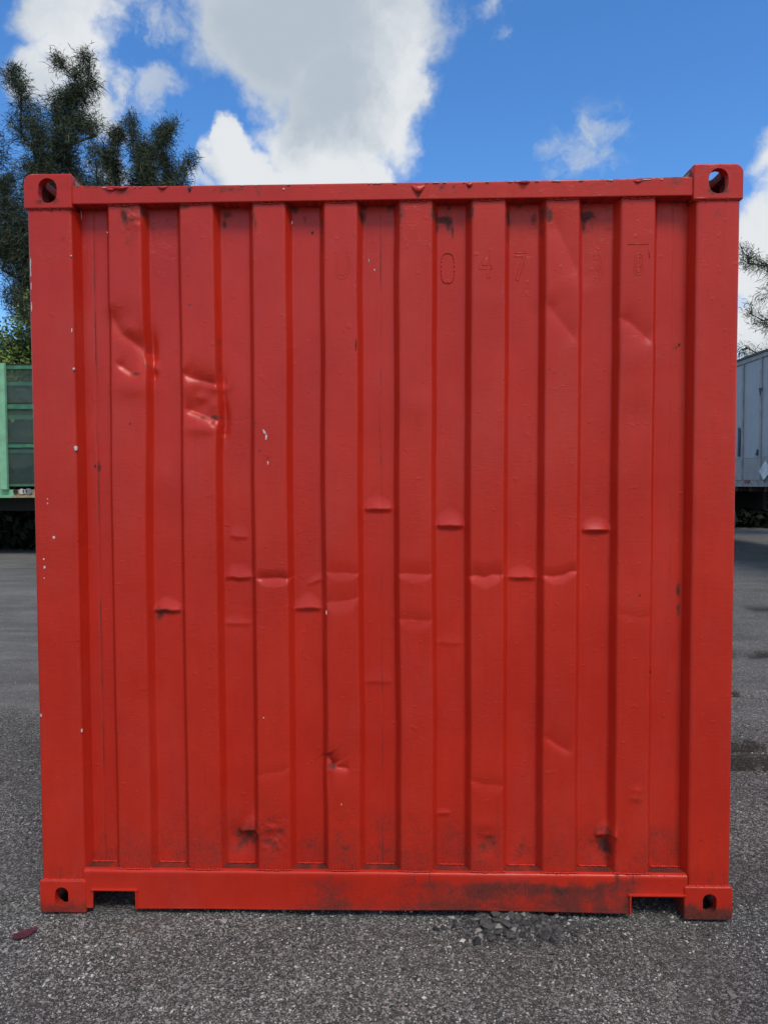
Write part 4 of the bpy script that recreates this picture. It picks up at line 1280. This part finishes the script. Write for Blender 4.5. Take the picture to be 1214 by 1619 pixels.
def casuarina(root, leaders, label, start=.25, side_len=1.7, dens=1.0, group=None, extra=(), seed=1):
    global rng
    rng = np.random.default_rng(seed)
    """leaders: list of (tip point, radius). Side branches climb from each leader and carry hanging needle sprays"""
    t = empty('casuarina_tree', tuple(root))
    tag(t, label, 'tree', group)
    root = np.array(root, float)
    trunks = []; limbs = []; twigs = []
    ch_ = []
    fork = root+np.array([0, 0, 2.2])
    trunks.append((curve_pts(root-np.array([0, 0, .1]), fork, (0.05, 0, 0), 5), .24, .17))
    def sprays(bp, along, scale):
        n = int(23*dens*scale)+3
        tt = rng.random(n)
        P_ = bp[None]+rng.normal(0, .10, (n, 3))
        Dv = along[None]*.75+rng.normal(0, .5, (n, 3)); Dv[:, 2] += .12
        Dv /= np.linalg.norm(Dv, axis=1)[:, None]
        L = rng.uniform(.10, .28, n)*(.8+.3*scale); Wd = rng.uniform(.010, .021, n)
        cl_ = rng.beta(2, 2.6)
        ch_.append(strands(P_, Dv, L, Wd, rng.uniform(.3, 1.0, n), np.clip(cl_+rng.normal(0, .2, n), 0, 1)))
    def branch(p0, d, L, r, depth):
        e_ = p0+d*L
        pts = curve_pts(p0, e_, (0, 0, -.10*L), 7, 1.0)
        (limbs if depth == 0 else twigs).append((pts, r, r*.25))
        m_ = max(3, int(L/.13))
        for i in range(m_):
            tt = (i+.5)/m_
            if tt < .12 and depth == 0: continue
            k_ = tt*7; i0 = min(int(k_), 6)
            bp = pts[i0]*(1-(k_-i0))+pts[i0+1]*(k_-i0)
            al = pts[min(i0+1, 7)]-pts[i0]; al = al/np.linalg.norm(al)
            if rng.random() < .86: sprays(bp, al, 1.0 if depth else .75)
            if depth == 0 and rng.random() < .62:
                dd = al+rng.normal(0, .55, 3); dd[2] += .25; dd /= np.linalg.norm(dd)
                branch(bp, dd, L*rng.uniform(.22, .42)*(1.1-tt*.5), r*.4, 1)
    for tip, rad in leaders:
        tip = np.array(tip, float); H = np.linalg.norm(tip-fork)
        pts = curve_pts(fork, tip, ((rng.random()-.5)*.3, (rng.random()-.5)*.4, .3), 14, .6)
        trunks.append((pts, .12, .012))
        m_ = int(H/.135)
        for i in range(m_):
            tt = start+(1-start)*(i+rng.random())/m_
            k_ = tt*14; i0 = min(int(k_), 13)
            bp = pts[i0]*(1-(k_-i0))+pts[i0+1]*(k_-i0)
            a = rng.uniform(0, 2*math.pi)
            el = rng.uniform(.45, 1.0)+tt*.25
            d = np.array([math.cos(a)*math.cos(el), math.sin(a)*math.cos(el), math.sin(el)])
            L = side_len*rad*((1-tt)**.8*.93+.12)*rng.uniform(.45, 1.25)
            branch(bp, d, max(.22, L), .028*(1.2-tt), 0)
        for tt in np.linspace(.72, 1, 12):
            k_ = tt*14; i0 = min(int(k_), 13); sprays(pts[i0]*(1-(k_-i0))+pts[i0+1]*(k_-i0), np.array([0, 0, 1.]), .8)
    for p0, p1 in extra:
        p0 = np.array(p0); p1 = np.array(p1); L = np.linalg.norm(p1-p0); branch(p0, (p1-p0)/L, L, .05, 0)
    o = link('trunk', limb_mesh(trunks), BARK, None); o.parent = t; o.matrix_parent_inverse = Matrix.Translation(tuple(-root))
    o = link('branches', limb_mesh(limbs+twigs), BARK, None); o.parent = t; o.matrix_parent_inverse = Matrix.Translation(tuple(-root)); o['kind'] = 'stuff'
    o = foliage_obj('crown', ch_, PINE, None); o.parent = t; o.matrix_parent_inverse = Matrix.Translation(tuple(-root)); o['kind'] = 'stuff'
    return t

Y1 = 17.0
r0 = at(90, 700, Y1); r0[2] = 0
casuarina(r0, [(at(90, 95, Y1), .8), (at(143, 92, Y1+.4), .9), (at(24, 118, Y1-.3), .95), (at(-45, 150, Y1+.3), 1.0), (at(60, 180, Y1-1.0), 1.0), (at(150, 240, Y1-.6), .8), (at(0, 300, Y1-.8), 1.0), (at(110, 150, Y1+.9), .9)],
          'tallest dark feathery evergreen at the left, with three pointed tops', start=.08, side_len=1.75, dens=.95, seed=12)
Y2 = 18.5
r1_ = at(190, 700, Y2); r1_[2] = 0
casuarina(r1_, [(at(213, 192, Y2), .62), (at(186, 215, Y2+.3), .55), (at(277, 197, Y2), .55), (at(300, 252, Y2-.3), .5), (at(240, 240, Y2+.4), .55), (at(172, 240, Y2), .5), (at(256, 214, Y2+.2), .5), (at(228, 225, Y2-.4), .5)],
          'smaller open-branched evergreen right of the tallest tree, above the rail', start=.25, side_len=2.0, dens=.85, seed=8)
Y3 = 17.5
r2_ = at(1330, 700, Y3); r2_[2] = 0
tipsR = [(at(1330, 240, Y3), 1.0), (at(1290, 330, Y3+.5), .9), (at(1380, 300, Y3), 1.0)]
casuarina(r2_, tipsR, 'feathery evergreen at the right edge reaching over the grey trailer', start=.12, side_len=1.7, dens=1.7, seed=3,
          extra=[(at(1300, 470, Y3), at(1183, 402, Y3-.2)), (at(1300, 520, Y3), at(1182, 494, Y3-.2)), (at(1290, 580, Y3-.2), at(1178, 548, Y3-.4)), (at(1290, 590, Y3), at(1192, 560, Y3-.3)), (at(1310, 440, Y3), at(1205, 415, Y3+.3))])

def leafy(name, centre, rx, ry, rz_, n, mat, label, cat, kind=None, size=.07, group=None, trunk=True):
    t = empty(name, (centre[0], centre[1], 0)); 
    tag(t, label, cat, group, kind)
    th = rng.normal(size=(n, 3)); th /= np.linalg.norm(th, axis=1)[:, None]
    rad = rng.random(n)**.35
    lump = 1+.28*np.sin(th[:, 0]*5+centre[0])*np.cos(th[:, 2]*6+centre[1])+.15*np.sin(th[:, 1]*11)
    P_ = th*(rad*lump)[:, None]*np.array([rx, ry, rz_])+np.array(centre)
    P_[:, 2] = np.abs(P_[:, 2])+.02
    u_ = rng.normal(size=(n, 3)); u_ /= np.linalg.norm(u_, axis=1)[:, None]
    v_ = np.cross(u_, rng.normal(size=(n, 3))); v_ /= np.linalg.norm(v_, axis=1)[:, None]
    s_ = size*rng.uniform(.6, 1.4, n)[:, None]
    V = np.stack([P_, P_+u_*s_*.5+v_*s_*.3, P_+u_*s_, P_+u_*s_*.5-v_*s_*.3], 1)
    tn = np.repeat(np.clip(.5+.35*np.sin(P_[:, 0]*4)*np.sin(P_[:, 2]*5)+rng.normal(0, .2, n), 0, 1), 4)
    invm = Matrix.Translation((-centre[0], -centre[1], 0))
    o = foliage_obj('crown', [(V, tn)], mat, None); o.parent = t; o.matrix_parent_inverse = invm; o['kind'] = 'stuff'
    paths = []
    for i in range(7):
        q_ = th[i]*.7*np.array([rx, ry, rz_])+np.array(centre); q_[2] = abs(q_[2])+.3
        paths.append((curve_pts((centre[0]+rng.normal(0, .1), centre[1], -.05), q_, (0, 0, .3), 6), .06, .012))
    o = link('stems', limb_mesh(paths), BARK, None); o.parent = t; o.matrix_parent_inverse = invm
    return t
leafy('broadleaf_bush', (at(18, 560, 16.2)[0], 16.2, 3.1), 2.5, 1.2, 3.1, 46000, BUSHM, 'bright green leafy bush rising behind the pale green trailer', 'bush', size=.09)
leafy('broadleaf_bush', (-13.2, 16.6, 2.4), 2.6, 1.2, 2.3, 9000, BUSHM, 'green leafy bush farther left behind the pale green trailer', 'bush', size=.12)
# dark thicket closing the yard
def thicket(x0, x1, y0, h0, h1, n, label, ysp=1.6):
    X = rng.uniform(x0, x1, n); hh = h0+(h1-h0)*(.5+vnoise(X, X*0, 1.7, 3))
    Z = rng.random(n)**.8*hh; Yv = y0+rng.uniform(-ysp, ysp, n)*(.5+.5*rng.random(n))
    P_ = np.stack([X, Yv, Z], -1)
    u_ = rng.normal(size=(n, 3)); u_ /= np.linalg.norm(u_, axis=1)[:, None]
    v_ = np.cross(u_, rng.normal(size=(n, 3))); v_ /= np.linalg.norm(v_, axis=1)[:, None]
    s_ = (.16*rng.uniform(.6, 1.5, n)*(1+(y0-15)/30))[:, None]
    V = np.stack([P_, P_+u_*s_*.5+v_*s_*.35, P_+u_*s_, P_+u_*s_*.5-v_*s_*.35], 1)
    o = foliage_obj('scrub_thicket', [(V, np.repeat(rng.beta(2, 2, n), 4))], DKB, None)
    tag(o, label, 'scrub', kind='stuff')
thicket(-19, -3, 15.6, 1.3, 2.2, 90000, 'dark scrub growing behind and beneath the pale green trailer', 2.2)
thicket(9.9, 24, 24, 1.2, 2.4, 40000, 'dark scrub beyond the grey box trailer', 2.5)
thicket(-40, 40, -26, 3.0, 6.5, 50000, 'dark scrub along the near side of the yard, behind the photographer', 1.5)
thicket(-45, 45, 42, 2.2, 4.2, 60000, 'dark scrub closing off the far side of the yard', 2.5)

# weeds at the edge of the yard by the right trailer
def weed(px, py, n, h, label):
    x_, y_ = ground_at(px, py)
    P_ = np.array([[x_, y_, 0]])+rng.normal(0, 1, (n, 3))*np.array([.28, .25, 0])
    Dv = rng.normal(0, .45, (n, 3)); Dv[:, 2] = 1; Dv /= np.linalg.norm(Dv, axis=1)[:, None]
    V, T = strands(P_, Dv, rng.uniform(.5, 1, n)*h, np.full(n, .02), np.full(n, .8), rng.random(n))
    o = foliage_obj('grass_tuft', [(V, T)], BUSHM, None)
    tag(o, label, 'grass')
weed(1186, 822, 260, .32, 'green tuft of grass growing under the grey box trailer')
weed(1186, 879, 70, .06, 'low weed on the gravel in front of the grey trailer')
